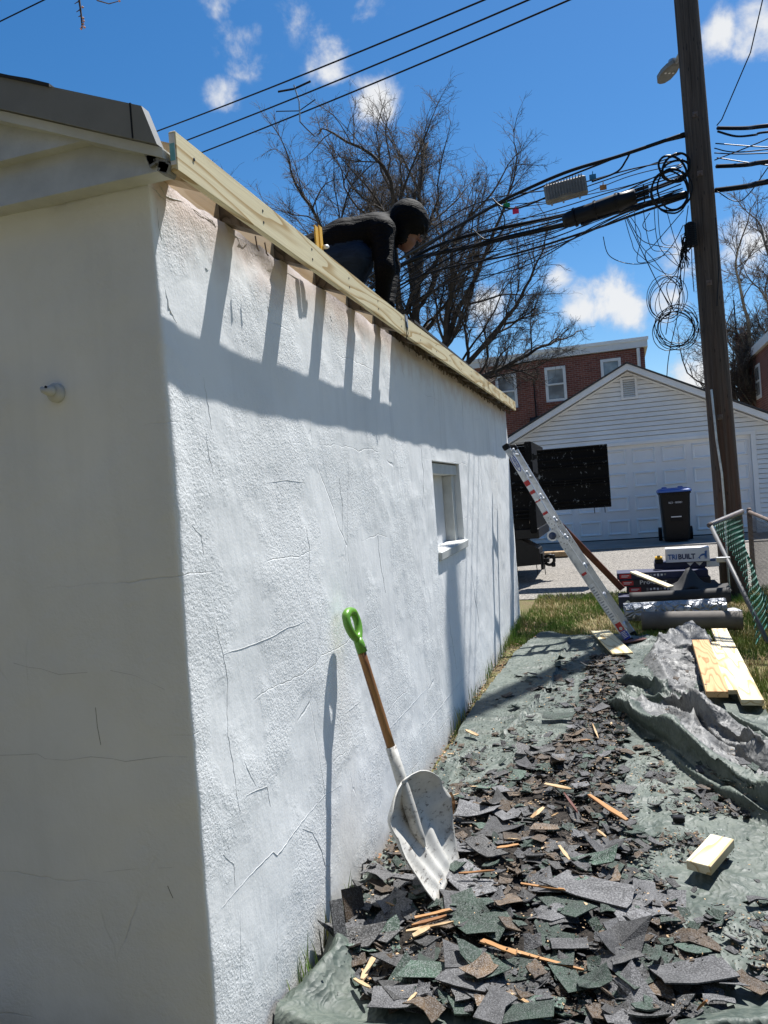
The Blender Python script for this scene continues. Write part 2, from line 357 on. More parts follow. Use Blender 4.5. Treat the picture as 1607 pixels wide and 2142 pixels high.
SH_B = mk_shingle('shingle_brown', (.05, .031, .016), (.13, .078, .034), .36)
SH_K = mk_shingle('shingle_black', (.018, .018, .018), (.05, .048, .046), .3)
CRUMB = simple('roof_crumbs', (.026, .022, .019), .9, 0, .7, 60, .006, 120, .2)
BRICK = mk_brick('red_brick')
LAWN = mk_ground(); ALLEY = mk_alley(); CONC = mk_concrete(); POLE = mk_pole()
BARK = mk_bark('dark_bark', (.028, .022, .017), (.09, .07, .055)); BARK2 = mk_bark('pale_bark', (.09, .075, .055), (.26, .22, .16))
TWIG = mk_bark('twig_bark', (.05, .040, .032), (.13, .102, .08))
GRASS = mk_grass('grass_blades', (.075, .15, .022), (.19, .30, .065), (.26, .26, .085)); STRAW = mk_grass('dry_grass', (.34, .26, .12), (.46, .38, .20), (.28, .19, .09))
BLK = mk_blackdump(); GLASS = mk_glass(); GREYPL = mk_shovel()
ALU = mk_metal('ladder_aluminium', (.60, .61, .62), .42, .35); STEEL = mk_metal('galvanised_steel', (.50, .51, .52), .45, .5); RUSTPIPE = simple('rusty_pipe', (.17, .13, .11), .7, .4, .4, 25, .001)
WHITE = simple('white_paint', (.74, .75, .76), .5, 0, .06, 4); VINYL = simple('white_vinyl', (.88, .87, .85), .5, 0, .08, 1.5); DOORW = simple('garage_door_paint', (.88, .87, .86), .45, 0, .07, 1.2)
OLDWHITE = simple('flaking_grey_paint', (.52, .53, .51), .75, 0, .12, 9, .0015, 90)
GREYTRIM = simple('grey_metal_trim', (.20, .20, .19), .5, 0, .12, 6)
BLACKPL = simple('black_plastic', (.007, .007, .008), .45, 0, .3, 10, spec=.25); RUBBER = simple('cable_rubber', (.005, .005, .006), .45, 0, .3, 10, spec=.22)
BLUEPL = simple('blue_bin_lid', (.05, .13, .42), .45, 0, .15, 6)
GREENPL = simple('green_grip', (.10, .26, .02), .35, 0, .15, 8)
REDGL = simple('red_lens', (.62, .03, .02), .25, 0, .1, 8); YELLOW = simple('yellow_plastic', (.75, .42, .03), .4, 0, .15, 10)
INK = simple('printed_dark_blue', (.02, .03, .09), .5, 0, .1); INKB = simple('printed_mid_blue', (.03, .10, .30), .5, 0, .1); INKR = simple('printed_red', (.45, .03, .03), .5, 0, .1); INKK = simple('printed_black', (.02, .02, .025), .5, 0, .1); INKW = simple('printed_white', (.72, .72, .72), .5, 0, .08)
CARD = simple('white_carton', (.66, .67, .70), .6, 0, .06, 5); NAVY = simple('navy_carton', (.016, .02, .06), .6, 0, .2, 6); DKCARD = simple('dark_carton', (.028, .023, .03), .6, 0, .25, 6)
FELT = simple('black_felt', (.022, .021, .02), .75, 0, .3, 8, .001, 200); BRFELT = simple('brown_felt_roll', (.13, .115, .10), .8, 0, .25, 6, .0012, 120); FOIL = mk_foil()
REDWOOD = simple('red_brown_bar', (.10, .028, .018), .6, 0, .3, 9)
GREENVN = simple('green_vinyl_wire', (.02, .15, .11), .5, 0, .25, 20); WIRE = mk_chainwire('rusty_chain_wire', (.16, .13, .12))
SPLINT = mk_pine('split_wood', (.40, .21, .085), (.20, .085, .03), dens=10, wear=(.10, .07, .05)); SPLINT2 = mk_pine('pale_splinter', (.50, .36, .21), (.30, .18, .08), dens=10, wear=(.16, .11, .07))
LEAF = simple('dead_leaf', (.26, .13, .06), .7, 0, .5, 30)
# ================================================================ SETTING
def sheet(name, m, x0, x1, ys, dz, dx=None, jit=None):
    mb = MB(); xs = np.linspace(x0, x1, dx or 2)
    mb.grid([[(x, y+(jit(x) if jit and (k in (0,)) else 0), g(y)+dz) for x in xs] for k, y in enumerate(ys)])
    return mb.build(name, m, kind='structure')
YS = [-30, 0, 2.2, 3.9, 8.6, 10.4, 12, 16.2, 17.3, 22, 60, 300]
sheet('ground', LAWN, -250, 250, YS, -.03)
sheet('alley', ALLEY, -60, 60, [10.35, 12, 16.15], -.018, 160, lambda x: .16*fb(x*1.3, 3.1))
sheet('driveway_apron', CONC, -2.6, 6.4, [16.15, 17.3, 18.3], -.008)
mb = MB(); mb.box(-2.6, 6.4, 16.10, 16.20, g(16.15)-.05, g(16.15)+.004); mb.build('apron_edge', CONC, kind='structure')

# ================================================================ THE STUCCO GARAGE
GX = -5.5; Y0, Y1 = 1.77, 8.65; ZT = 2.50
garage = thing('garage', 'white stucco garage with peeling wall and half stripped roof in the foreground', 'garage', (-2.7, 5.2, g(5.2)))
WY0, WY1, WZ0, WZ1 = 4.80, 5.70, 1.262, 1.84
def clip(poly, a, b, c):
    """keep a*u + b*v <= c"""
    out = []
    for i in range(len(poly)):
        p, q = poly[i], poly[(i+1) % len(poly)]; dp, dq = a*p[0]+b*p[1]-c, a*q[0]+b*q[1]-c
        if dp <= 0: out.append(p)
        if dp*dq < 0: t = dp/(dp-dq); out.append((p[0]+t*(q[0]-p[0]), p[1]+t*(q[1]-p[1])))
    return out
PITCHR = .41
def Tz(x): return 2.642-PITCHR*(x if x > GX/2 else GX-x)
def wall_d(x, y, z):
    d = .0042*fb(x*2.2+y*2.2, z*2.6, 1.7, 3)+.0016*fb(x*9+y*9, z*9, 5.1, 3)
    ed = abs(x)+abs(y-Y0)
    if ed < .09: d += (.09-ed)/.09*(.0045*fb(3.3, z*5.5, 2.2, 4)+.012*math.exp(-((z-1.75)/.35)**2)-.012*max(0, z-2.2)*2)
    if ed < .05: d += .003*fb(8.3, z*24, 2.2, 3)
    if z > 2.30:      # render broken away below the eaves
        q = fb(x*3+y*3.1, z*7, 9.2, 4)+(z-2.46)*6; d -= .010*max(0, min(1, q*3))
    if z < .3: d += .012*max(0, .3-z)*fb(y*3, 4.4)
    return d
def wall_mesh():
    st = []   # (x, y, nx, ny, rough)
    for x in np.linspace(GX, -1.5, 8): st.append((x, Y0, 0, -1))
    for x in np.linspace(-1.46, -.03, 48): st.append((x, Y0, 0, -1))
    st.append((-.013, Y0, 0, -1))
    for a in (20, 45, 70): st.append((-.009+.009*math.sin(RAD(a)), Y0+.009-.009*math.cos(RAD(a)), math.sin(RAD(a)), -math.cos(RAD(a))))
    st.append((0, Y0+.013, 1, 0))
    ys = sorted(set(list(np.round(np.arange(Y0+.03, 4.5, .03), 3))+list(np.round(np.arange(4.5, Y1, .05), 3))+[WY0, WY1]))
    ys = [y for y in ys if y in (WY0, WY1) or min(abs(y-WY0), abs(y-WY1)) > .012]
    for y in ys: st.append((0, y, 1, 0))
    for x in np.linspace(0, GX, 12): st.append((x, Y1, 0, 1))
    zs = sorted(set(list(np.round(np.arange(-.2, ZT, .03), 3))+[WZ0, WZ1, ZT])); zs = [z for z in zs if z in (WZ0, WZ1) or min(abs(z-WZ0), abs(z-WZ1)) > .01]
    mb = MB(); V = []; F = []
    nr = len(zs)
    for (x, y, nx, ny) in st:
        for z in zs:
            inwin = nx == 1 and WY0-.001 <= y <= WY1+.001 and WZ0-.001 <= z <= WZ1+.001
            d = wall_d(x, y, z)
            if inwin: d = 0
            V.append((x+nx*d, y+ny*d, z+(.012*fb(x*8+y*8, 7.7) if z == ZT else 0)))
    for i in range(len(st)-1):
        for j in range(nr-1):
            ym = (st[i][1]+st[i+1][1])/2; zm = (zs[j]+zs[j+1])/2
            if st[i][2] == 1 and st[i+1][2] == 1 and WY0 < ym < WY1 and WZ0 < zm < WZ1: continue
            F.append((i*nr+j, (i+1)*nr+j, (i+1)*nr+j+1, i*nr+j+1))
    mb.add(V, F)
    return mb
w = wall_mesh(); w.build('stucco_wall', STUCCO, garage, True)
mb = MB(); mb.box(GX, GX+.1, Y0+.001, Y1-.001, -.2, ZT); mb.build('rear_wall', STUCCO, garage)
# hairline cracks and slits in the render
CRACKM = simple('crack_plaster', (.50, .505, .50), .95); SLIT = simple('slit_dark', (.06, .06, .055), .95)  # mid grey plaster for the cracks, near black for the slits
CR = [([(330, 434), (333, 470), (339, 502)], .0016), ([(343, 596), (350, 640), (357, 655), (368, 676)], .0018), ([(467, 1369), (485, 1362), (504, 1357), (537, 1345), (570, 1331), (599, 1313), (618, 1308), (635, 1300)], .0017), ([(453, 1314), (467, 1367), (478, 1423), (477, 1480), (478, 1538), (487, 1594), (495, 1664), (502, 1698)], .0011),
      ([(464, 1899), (490, 1868), (523, 1832), (550, 1803), (571, 1782), (579, 1789), (595, 1770), (610, 1748), (632, 1720), (656, 1692), (680, 1664), (714, 1642)], .0020), ([(512, 1594), (523, 1618), (537, 1645)], .0013), ([(515, 1664), (537, 1653), (560, 1645), (567, 1687)], .0015), ([(467, 1787), (480, 1800), (490, 1807), (492, 1855)], .0014), ([(632, 1733), (655, 1741), (672, 1776), (680, 1810), (691, 1813)], .0018),
      ([(722, 1492), (740, 1478), (754, 1466)], .0015), ([(800, 1541), (818, 1520), (836, 1502), (858, 1478), (879, 1453), (898, 1436)], .0018), ([(425, 790), (432, 830), (438, 870), (442, 900)], .0012), ([(430, 905), (436, 950), (446, 990)], .0011), ([(400, 1100), (420, 1120), (425, 1160)], .0011), ([(640, 1100), (648, 1150), (645, 1210)], .0012), ([(560, 1010), (600, 1004), (640, 1010)], .0011), ([(710, 1000), (718, 1060), (716, 1120)], .0013), ([(790, 1120), (796, 1180), (806, 1240)], .0014),
      ([(880, 930), (886, 1000), (884, 1060)], .0022), ([(870, 1540), (905, 1500), (940, 1455), (985, 1400)], .0020), ([(985, 1180), (992, 1240), (1002, 1300), (1000, 1350)], .0026), ([(940, 1300), (948, 1350), (955, 1400)], .0022), ([(900, 720), (905, 800), (910, 850)], .0018), ([(960, 790), (968, 850), (970, 900)], .0022), ([(690, 660), (695, 675)], .002), ([(430, 560), (436, 566)], .003), ([(560, 640), (564, 655)], .0026), ([(840, 760), (846, 790)], .002), ([(1005, 960), (1010, 1040)], .0025),
      ([(331, 380), (341, 392), (350, 410), (362, 416), (378, 420), (398, 430), (415, 446), (428, 456)], .0032), ([(322, 392), (331, 398), (338, 412), (350, 420)], .0026), ([(470, 480), (490, 492), (520, 510)], .002), ([(600, 570), (640, 592), (662, 604)], .0022), ([(430, 452), (445, 462), (452, 475)], .0028)]
for pts, r in CR:
    P = [];
    for k in range(len(pts)-1):
        for t in np.linspace(0, 1, 5)[:-1]: P.append(((pts[k][0]+(pts[k+1][0]-pts[k][0])*t+.8*math.sin(9*t+k*3)), pts[k][1]+(pts[k+1][1]-pts[k][1])*t))
    P.append(pts[-1]); Q = []
    for px, py in P: q = at(px, py, x=0); d = wall_d(0, q[1], q[2]); Q.append((d+.0002, q[1], q[2]))
    mb = MB(); mb.tube(Q, [r*.62*(.35+.65*math.sin(math.pi*min(.95, max(.05, k/(len(Q)-1))))) for k in range(len(Q))], 4); mb.build('hairline_crack', CRACKM, garage)
for pts, r, m in (([(0, 1580), (40, 1579), (78, 1577), (95, 1587), (140, 1590), (190, 1583), (235, 1587), (262, 1593), (300, 1588), (345, 1582), (392, 1584)], .0013, CRACKM), ([(28, 1387), (60, 1396), (85, 1399), (123, 1411), (184, 1406)], .0012, CRACKM), ([(232, 1402), (284, 1413), (320, 1430), (345, 1442)], .0011, CRACKM), ([(200, 1480), (204, 1520), (211, 1558)], .0013, SLIT), ([(351, 1853), (356, 1866), (362, 1879)], .0018, SLIT), ([(215, 1825), (280, 1818), (360, 1815)], .0009, CRACKM)):
    Q = []
    for px, py in pts: q = at(px, py, y=Y0); Q.append((q[0], Y0-wall_d(q[0], Y0, q[2])-.0002, q[2]))
    mb = MB(); mb.tube(Q, r*.55, 4); mb.build('hairline_crack', m, garage)
# window with infilled panel
win = MB()
for (a, b, c, d) in ((WY0-.002, WY0+.002, WZ0, WZ1), (WY1-.002, WY1+.004, WZ0, WZ1)): win.box(-.16, -.0005, a, b, c, d)
win.box(-.16, -.0005, WY0, WY1, WZ1-.003, WZ1+.002); win.box(-.16, -.0005, WY0, WY1, WZ0-.004, WZ0+.001)
wo_ = win.build('window', STUCCO, garage)
fr = MB(); fr.cbox(-.10, -.045, WY0+.005, WY0+.075, WZ0+.002, WZ1-.01); fr.cbox(-.10, -.045, WY1-.085, WY1-.003, WZ0+.002, WZ1-.01); fr.cbox(-.10, -.020, WY0+.004, WY1-.004, WZ1-.085, WZ1-.012)
fr.box(-.115, -.045, WY1-.11, WY1-.087, WZ0+.002, WZ1-.09)
fr.build('frame', OLDWHITE, wo_)
pn = MB(); pn.box(-.135, -.112, WY0+.01, WY1-.12, WZ0+.003, WZ1-.03); pn.build('infill_panel', simple('faded_panel', (.60, .61, .62), .6, 0, .1, 4), wo_)
sl_ = MB(); T = Matrix.Translation((0, 5.26, 1.228)) @ Matrix.Rotation(RAD(4), 4, 'Y') @ Matrix.Rotation(RAD(1.2), 4, 'X')
sl_.cbox(-.10, .022, -.46, .47, -.024, .034, .006, T); sl_.build('sill', OLDWHITE, wo_)
# gable: clapboards, moulding, metal edge trim
def gable_poly(z0, z1, drop, xr=.075):
    p = [(GX-.07, z0), (xr, z0), (xr, z1), (GX-.07, z1)]
    p = clip(p, PITCHR, 1, 2.642-drop); return clip(p, -PITCHR, 1, 2.642-drop-PITCHR*GX)
for k in range(9):
    z0 = 2.466+.12*k; p = gable_poly(z0, z0+.135, .11)
    if len(p) < 3: continue
    mb = MB(); mb.prism(p, 0, 1, lambda u, v, w, z0=z0: (u+.002*fb(u*5, v*5), (1.712+.035*(v-z0)/.135) if w == 0 else 1.768, v+.0015*fb(u*4, 1.1))); mb.build('siding_board', OLDWHITE, garage)
def slope_strip(d0, d1, xa, xb, ya, yb, name, m, end=0.0):
    for s in (0, 1):
        mb = MB(); n = 24; top = []; bot = []
        for i in range(n+1):
            x = GX/2+(xb-GX/2)*i/n; e = end if i == n else 0
            top.append((x, 2.642-PITCHR*x-d0)); bot.append((x+e, 2.642-PITCHR*(x+e)-d1+.0015*fb(x*6, d1)))
        poly = top+bot[::-1]
        if s: poly = [(GX-u, v) for u, v in poly]
        mb.prism(poly, ya, yb, lambda u, v, w: (u, w, v)); mb.build(name, m, garage)
slope_strip(.000, .088, 0, .045, 1.690, 1.722, 'edge_trim', GREYTRIM, .035)
slope_strip(.090, .116, 0, .088, 1.700, 1.742, 'bed_moulding', OLDWHITE)
mb = MB(); mb.box(.012, .016, 1.6885, 1.7235, Tz(.014)-.087, Tz(.014)+.001); mb.build('trim_joint', BLACKPL, garage)
# shingle edge lying on the metal trim
mb = MB(); pts = []
for i in range(60):
    x = -.215-.06*i
    if x < GX/2: break
    pts.append(x)
top = [(x, Tz(x)+.004+.006*abs(fb(x*30, 2))) for x in pts]; bot = [(x, Tz(x)-.003) for x in pts]
mb.prism(top+bot[::-1], 1.684, 1.80, lambda u, v, w: (u, w, v)); mb.build('shingle_edge', FELT, garage)
# rotten end of the gable boards
mb = MB()
for i in range(8):
    x = .03+.05*random.Random(i).random(); z = Tz(x)-.118-.02*random.Random(i+50).random(); mb.box(x, x+.012+.018*random.Random(i+9).random(), 1.705, 1.745, z-.012, z+.012, Matrix.Translation((x, 1.72, z)) @ Matrix.Rotation(random.Random(i).uniform(-.6, .6), 4, 'Y') @ Matrix.Translation((-x, -1.72, -z)))
mb.build('rotten_wood', GREYTRIM, garage)
# roof: sheathing, old shingles on the far part, left slope
def roof_slab(name, m, xa, xb, ya, yb, d0, d1, mirror=False):
    mb = MB(); f = (lambda x: GX-x) if mirror else (lambda x: x)
    vs = [(f(x), y, 2.642-PITCHR*x+d) for x in (xa, xb) for y in (ya, yb) for d in (d0, d1)]
    mb.add(vs, [(0, 1, 3, 2), (4, 6, 7, 5), (0, 4, 5, 1), (2, 3, 7, 6), (0, 2, 6, 4), (1, 5, 7, 3)]); return mb.build(name, m, garage)
RT = 4.12
n = 0; x = -.02
while x > GX/2+.01:
    xb = max(x-.29, GX/2); roof_slab('sheathing_board', PLY if n % 3 else OLDW, xb, x-.004, 1.74, Y1+.1, -.040, -.021); x -= .29; n += 1
roof_slab('sheathing_board', OLDW, -.0195, .097, RT, Y1+.1, -.040, -.021)
x = .104; n = 0
while x > GX/2:
    roof_slab('shingle_course', SH_K, max(x-.2, GX/2), x, RT+.06+.05*(n % 2)+.02*n, Y1+.13, -.020, -.006+.004*(n % 2)); x -= .145; n += 1
roof_slab('shingle_slope', SH_K, GX/2, .16, 1.70, Y1+.13, -.040, -.004, True)
# rafters, blocking
RAFT = [2.19+.405*k for k in range(16)]
for k, y in enumerate([1.80]+RAFT):
    mb = MB(); zb = 2.500; jit = random.Random(k)
    pts = [(.098, zb-.098*PITCHR+.004), (.098, zb+.098-.098*PITCHR), (-2.7, zb+.098+2.7*PITCHR), (-2.7, zb+2.7*PITCHR)]
    mb.prism(pts, y, y+.066+.008*jit.random(), lambda u, v, w: (u, w+.002*fb(u*4, w), v)); mb.build('rafter', OLDW if k else PLY, garage)
    yb = ([1.80]+RAFT+[8.6])[k+1]
    mb = MB(); mb.box(-.045, -.020, y+.077, yb-.003, zb-.004, zb+.098); mb.build('blocking_board', PLY if k < 5 else OLDW, garage)
rg = random.Random(5)
mb = MB()
for i in range(150):     # hanging flakes and rusty nails along the top of the wall
    y = rg.uniform(4.15, 8.6); x = rg.uniform(.0, .07); z = 2.498-PITCHR*x
    L = rg.uniform(.008, .035); mb.tube([(x, y, z+.005), (x+rg.uniform(-.006, .006), y+rg.uniform(-.01, .01), z-L)], rg.uniform(.0015, .006), 4)
mb.build('paint_flakes', OLDW, garage)['kind'] = 'stuff'
for y, L in ((2.29, .035), (2.36, .03)):
    mb = MB(); mb.tube([(.05, y, 2.485), (.052, y+.004, 2.48-L), (.054, y+.012, 2.475-L)], .0026, 5); mb.build('bent_nail', RUSTPIPE, garage)
# fascia boards
FA = .118; TH = .02; FJ = 3.93
def fascia(ya, yb, za, zb):
    L = yb-ya; mb = MB(); mb.cbox(-TH/2, TH/2, 0, L, -.0495, .0495, .002)
    o = mb.build('fascia_board', PT, garage); a = math.atan2(zb-za, L)
    o.matrix_basis = Matrix.Translation((FA-TH/2, ya, za)) @ Matrix.Rotation(a, 4, 'X'); return o
f1 = fascia(1.716, FJ, 2.510, 2.505); f2 = fascia(FJ+.002, 8.64, 2.505, 2.545)
for k, y in enumerate(RAFT):
    zc = np.interp(y, [1.7, FJ, 8.64], [2.510, 2.505, 2.545])
    for dz in (-.018, .018):
        mb = MB(); mb.tube([(FA-.002, y+.02, zc+dz), (FA+.0012, y+.02, zc+dz)], .0042, 8); mb.build('nail_head', BLACKPL, f1 if y < FJ else f2)
mb = MB(); mb.tube([(FA+.001, 1.80, 2.52), (FA+.0022, 1.80, 2.52)], .0045, 8); mb.build('nail_head', BLACKPL, f1)
tg = MB(); tg.box(FA-TH+.003, FA-.003, 1.7138, 1.7158, 2.475, 2.552); tg_o = tg.build('grade_tag', INKW, f1)
tg = MB(); tg.box(FA-TH+.0032, FA-.0032, 1.7128, 1.7137, 2.485, 2.528); tg.build('tag_print', simple('tag_teal', (.16, .42, .48), .5), tg_o)
st = MB(); st.cbox(FA+.0005, FA+.003, FJ-.02, FJ+.03, 2.50, 2.565, .001); st.box(FA-.03, FA+.003, FJ-.018, FJ+.028, 2.5655, 2.567); st.build('metal_strap', STEEL, garage)
mb = MB(); mb.tube([(FA+.004, FJ-.03, 2.56), (FA+.006, FJ-.035, 2.48), (FA+.003, FJ-.03, 2.43)], .002, 4); mb.tube([(FA+.004, FJ-.01, 2.53), (FA+.006, FJ+.004, 2.47), (FA+.002, FJ, 2.45)], .002, 4); mb.build('dangling_wire', RUBBER, garage)
# small painted wall mount on the gable wall
p = at(118, 822, y=1.765)
mb = MB(); mb.tube([(p[0], 1.772, p[2]), (p[0], 1.757, p[2]), (p[0], 1.752, p[2])], [.026, .026, .021], 20); br = mb.build('wall_mount', OLDWHITE, garage, True)
mb = MB(); mb.tube([(p[0], 1.755, p[2]+.004), (p[0]-.002, 1.743, p[2]+.004), (p[0]-.008, 1.737, p[2]+.003), (p[0]-.019, 1.738, p[2]+.006), (p[0]-.025, 1.740, p[2]+.013)], [.013, .015, .012, .008, .006], 10); mb.build('arm', OLDWHITE, br, True)
mb = MB(); mb.tube([(p[0]-.003, 1.732, p[2]+.012), (p[0]-.004, 1.728, p[2]+.013)], .0035, 8); mb.build('socket', BLACKPL, br)

# ================================================================ NEIGHBOUR'S WHITE GARAGE
NY = 18.0; NX0, NX1 = -1.35, 4.45; NAX = 1.55; GZ = g(NY)-.02
def nb(px, py): return at(px, py, y=NY)
AP = 4.20; EZ = 2.72; nsl = (AP-EZ)/(NAX-NX0)
ng = thing('detached_garage', 'white vinyl sided garage with wide panelled door across the alley', 'garage', (NAX, NY+3, GZ))
DX0, DX1, DZ1 = -1.02, 3.95, 2.44
mb = MB(); mb.box(NX0+.02, NX1-.02, NY+.05, NY+6, GZ-.2, EZ-.05); mb.build('wall', WHITE, ng)
mb = MB(); mb.prism([(NX0+.05, EZ-.06), (NX1-.05, EZ-.06), (NAX, AP-.1)], NY+.05, NY+6, lambda u, v, w: (u, w, v)); mb.build('gable_wall', WHITE, ng)
def siding(x0, x1, z0):
    p = [(x0, z0), (x1, z0), (x1, z0+.0905), (x0, z0+.0905)]
    p = clip(p, nsl, 1, AP-.16+nsl*NAX); p = clip(p, -nsl, 1, AP-.16-nsl*NAX)
    if len(p) < 3: return
    mb = MB(); mb.prism(p, 0, 1, lambda u, v, w: (u, (NY-.040+.030*(v-z0)/.106) if w == 0 else NY+.049, v)); mb.build('siding_plank', VINYL, ng)
z = DZ1+.07
VX0, VX1, VZ0, VZ1 = nb(1300, 795)[0], nb(1332, 832)[0], nb(1316, 833)[2], nb(1316, 792)[2]
while z < AP-.2:
    if z+.1 > VZ0-.02 and z < VZ1+.02: siding(NX0, VX0-.03, z); siding(VX1+.03, NX1, z)
    else: siding(NX0, NX1, z)
    z += .1035
z = GZ+.02
while z < DZ1+.06: siding(DX1+.10, NX1, z); siding(NX0, DX0-.10, z); z += .1035
for s in (-1, 1):
    ex = NAX+s*(NX1-NAX+.28); ez = AP-nsl*abs(ex-NAX)
    mb = MB(); mb.prism([(NAX, AP), (ex, ez), (ex, ez-.13), (NAX, AP-.13)], NY-.30, NY-.27, lambda u, v, w: (u, w, v)); mb.build('rake_board', VINYL, ng)
    mb = MB(); mb.prism([(NAX, AP-.10), (ex, ez-.10), (ex, ez-.115), (NAX, AP-.115)], NY-.27, NY+.05, lambda u, v, w: (u, w, v)); mb.build('rake_soffit', VINYL, ng)
    mb = MB(); mb.prism([(NAX, AP+.035), (ex+s*.04, ez+.035-s*0), (ex+s*.04, ez+.004), (NAX, AP+.004)], NY-.33, NY+6.2, lambda u, v, w: (u, w, v)); mb.build('roof_slope', SH_K, ng)
    mb = MB(); mb.prism([(NAX, AP-.145), (NAX+s*(NX1-NAX), EZ-.145+.0), (NAX+s*(NX1-NAX), EZ-.185), (NAX, AP-.185)], NY-.05, NY-.036, lambda u, v, w: (u, w, v)); mb.build('siding_channel', VINYL, ng)
    mb = MB(); mb.box(ex-.02 if s > 0 else ex-.1, ex+.1 if s > 0 else ex+.02, NY-.3, NY+6, ez-.13, ez-.01); mb.build('gutter', VINYL, ng)
for x in (NX0+.0, NX1-.09): mb = MB(); mb.box(x, x+.09, NY-.045, NY+.06, GZ, EZ-.12); mb.build('corner_post', VINYL, ng)
mb = MB(); mb.box(NX1-.02, NX1, NY+.062, NY+6, GZ, EZ-.05); mb.build('side_wall', VINYL, ng)
# vent
mb = MB()
for a in ((VX0-.03, VX0+.02, VZ0-.03, VZ1+.03), (VX1-.02, VX1+.03, VZ0-.03, VZ1+.03), (VX0+.02, VX1-.02, VZ0-.03, VZ0+.02), (VX0+.02, VX1-.02, VZ1-.02, VZ1+.03)): mb.box(a[0], a[1], NY-.05, NY+.03, a[2], a[3])
vent = mb.build('gable_vent', VINYL, ng); ns = 8
mb = MB(); mb.box(VX0, VX1, NY+.005, NY+.02, VZ0, VZ1); mb.build('vent_backing', GREYTRIM, vent)
for k in range(ns):
    z = VZ0+.03+(VZ1-VZ0-.05)*k/ns; mb = MB(); mb.prism([(NY-.045, z), (NY-.040, z-.004), (NY, z+.036), (NY-.005, z+.040)], VX0+.021, VX1-.021, lambda u, v, w: (w, u, v)); mb.build('slat', VINYL, vent)
# door
mb = MB(); mb.box(DX0-.095, DX0, NY-.055, NY+.08, GZ, DZ1+.07); mb.box(DX1, DX1+.095, NY-.055, NY+.08, GZ, DZ1+.07); mb.box(DX0, DX1, NY-.0545, NY+.0795, DZ1, DZ1+.0695); mb.build('door_frame', VINYL, ng)
mb = MB(); rows = 4; cols = 8; rh = (DZ1-GZ-.03)/rows; cw = (DX1-DX0)/cols
for k in range(rows): mb.box(DX0+.005, DX1-.005, NY+.04, NY+.048, GZ+.03+k*rh+.004, GZ+.03+(k+1)*rh-.002)
mb.box(DX0+.005, DX1-.005, NY+.0485, NY+.052, GZ, DZ1)
door = mb.build('garage_door', DOORW, ng)
pm = MB(); W2, H2 = cw*.40, rh*.33
o_ = [(-W2, -H2), (W2, -H2), (W2, H2), (-W2, H2)]
lv = [(0, 0.0), (.020, .030), (.034, .030), (.070, -.010)]
vs = [(x-(1 if x > 0 else -1)*i, d, z-(1 if z > 0 else -1)*i) for i, d in lv for x, z in o_]
fs = [(k*4+j, k*4+(j+1) % 4, k*4+4+(j+1) % 4, k*4+4+j) for k in range(3) for j in range(4)]+[(12, 13, 14, 15)]
pm.add([(x, -d-.0008, z) for x, d, z in vs], fs); first = pm.build('panel', DOORW, door); pme = first.data
bpy.data.objects.remove(first)
for r in range(rows):
    for c in range(cols): link('panel', pme, door, T=Matrix.Translation((DX0+(c+.5)*cw, NY+.04, GZ+.03+(r+.5)*rh)))
mb = MB(); mb.box(DX0, DX1, NY+.02, NY+.045, GZ-.02, GZ+.028); mb.build('bottom_seal', BLACKPL, door)

# ================================================================ BRICK HOUSES
HY = 30.0
def hb(px, py): return at(px, py, y=HY)
house = thing('brick_row_house', 'red brick row house with flat white topped roof behind the white garage', 'house', (-4, 34, .5))
HX1 = hb(1350, 760)[0]; HZ = 6.75; HX0 = -13.0; XP = hb(1110, 800)[0]
def winbox(px0, py0, px1, py1):
    a = hb(px0, (py0+py1)/2); b = hb(px1, (py0+py1)/2); t = hb((px0+px1)/2, py0); q = hb((px0+px1)/2, py1); return a[0], b[0], q[2], t[2]
wins = [winbox(1141, 767, 1185, 840), winbox(1258, 750, 1301, 823), winbox(1038, 783, 1082, 855)]
w0 = wins[0]
for dx in (-5.5, -8.0): wins.append((w0[0]+dx, w0[1]+dx, w0[2], w0[3]))
# wall built round the openings
xs = sorted(set([HX0, HX1]+[q for w_ in wins for q in (w_[0], w_[1])])); mb = MB()
mb.box(HX0, HX1, HY+.12, HY+9, -.5, HZ-.25)
zt = max(w_[3] for w_ in wins); zb = min(w_[2] for w_ in wins)
mb.box(HX0, HX1, HY, HY+.119, zt, HZ-.25); mb.box(HX0, HX1, HY, HY+.119, -.5, zb)
for i in range(len(xs)-1):
    xm = (xs[i]+xs[i+1])/2; wh = [w_ for w_ in wins if w_[0] < xm < w_[1]]
    if not wh: mb.box(xs[i], xs[i+1], HY, HY+.119, zb, zt)
    else:
        if wh[0][2] > zb+.01: mb.box(xs[i], xs[i+1], HY, HY+.119, zb, wh[0][2])
        if wh[0][3] < zt-.01: mb.box(xs[i], xs[i+1], HY, HY+.119, wh[0][3], zt)
mb.build('brick_wall', BRICK, house)
def window(h, x0, x1, z0, z1, yy, rec=.04, glassy=None):
    mb = MB(); t = .10
    for a in ((x0, x0+t, z0, z1), (x1-t, x1, z0, z1), (x0+t, x1-t, z0, z0+t), (x0+t, x1-t, z1-t, z1), (x0+t, x1-t, (z0+z1)/2-.03, (z0+z1)/2+.03)): mb.box(a[0]-.001, a[1]+.001, yy-.03, yy+.06, a[2], a[3])
    f = mb.build('window', WHITE, h)
    for k in (0, 1):
        a, b = (z0+t, (z0+z1)/2-.03) if k == 0 else ((z0+z1)/2+.03, z1-t); mb = MB(); mb.box(x0+t, x1-t, yy+.02+.015*k, yy+.03+.015*k, a, b); mb.build('pane', GLASS, f)
    mb = MB(); mb.box(x0-.05, x1+.05, yy-.07, yy+.02, z0-.09, z0-.002); mb.build('sill', BRICK, f)
for w_ in wins: window(house, *w_, HY)
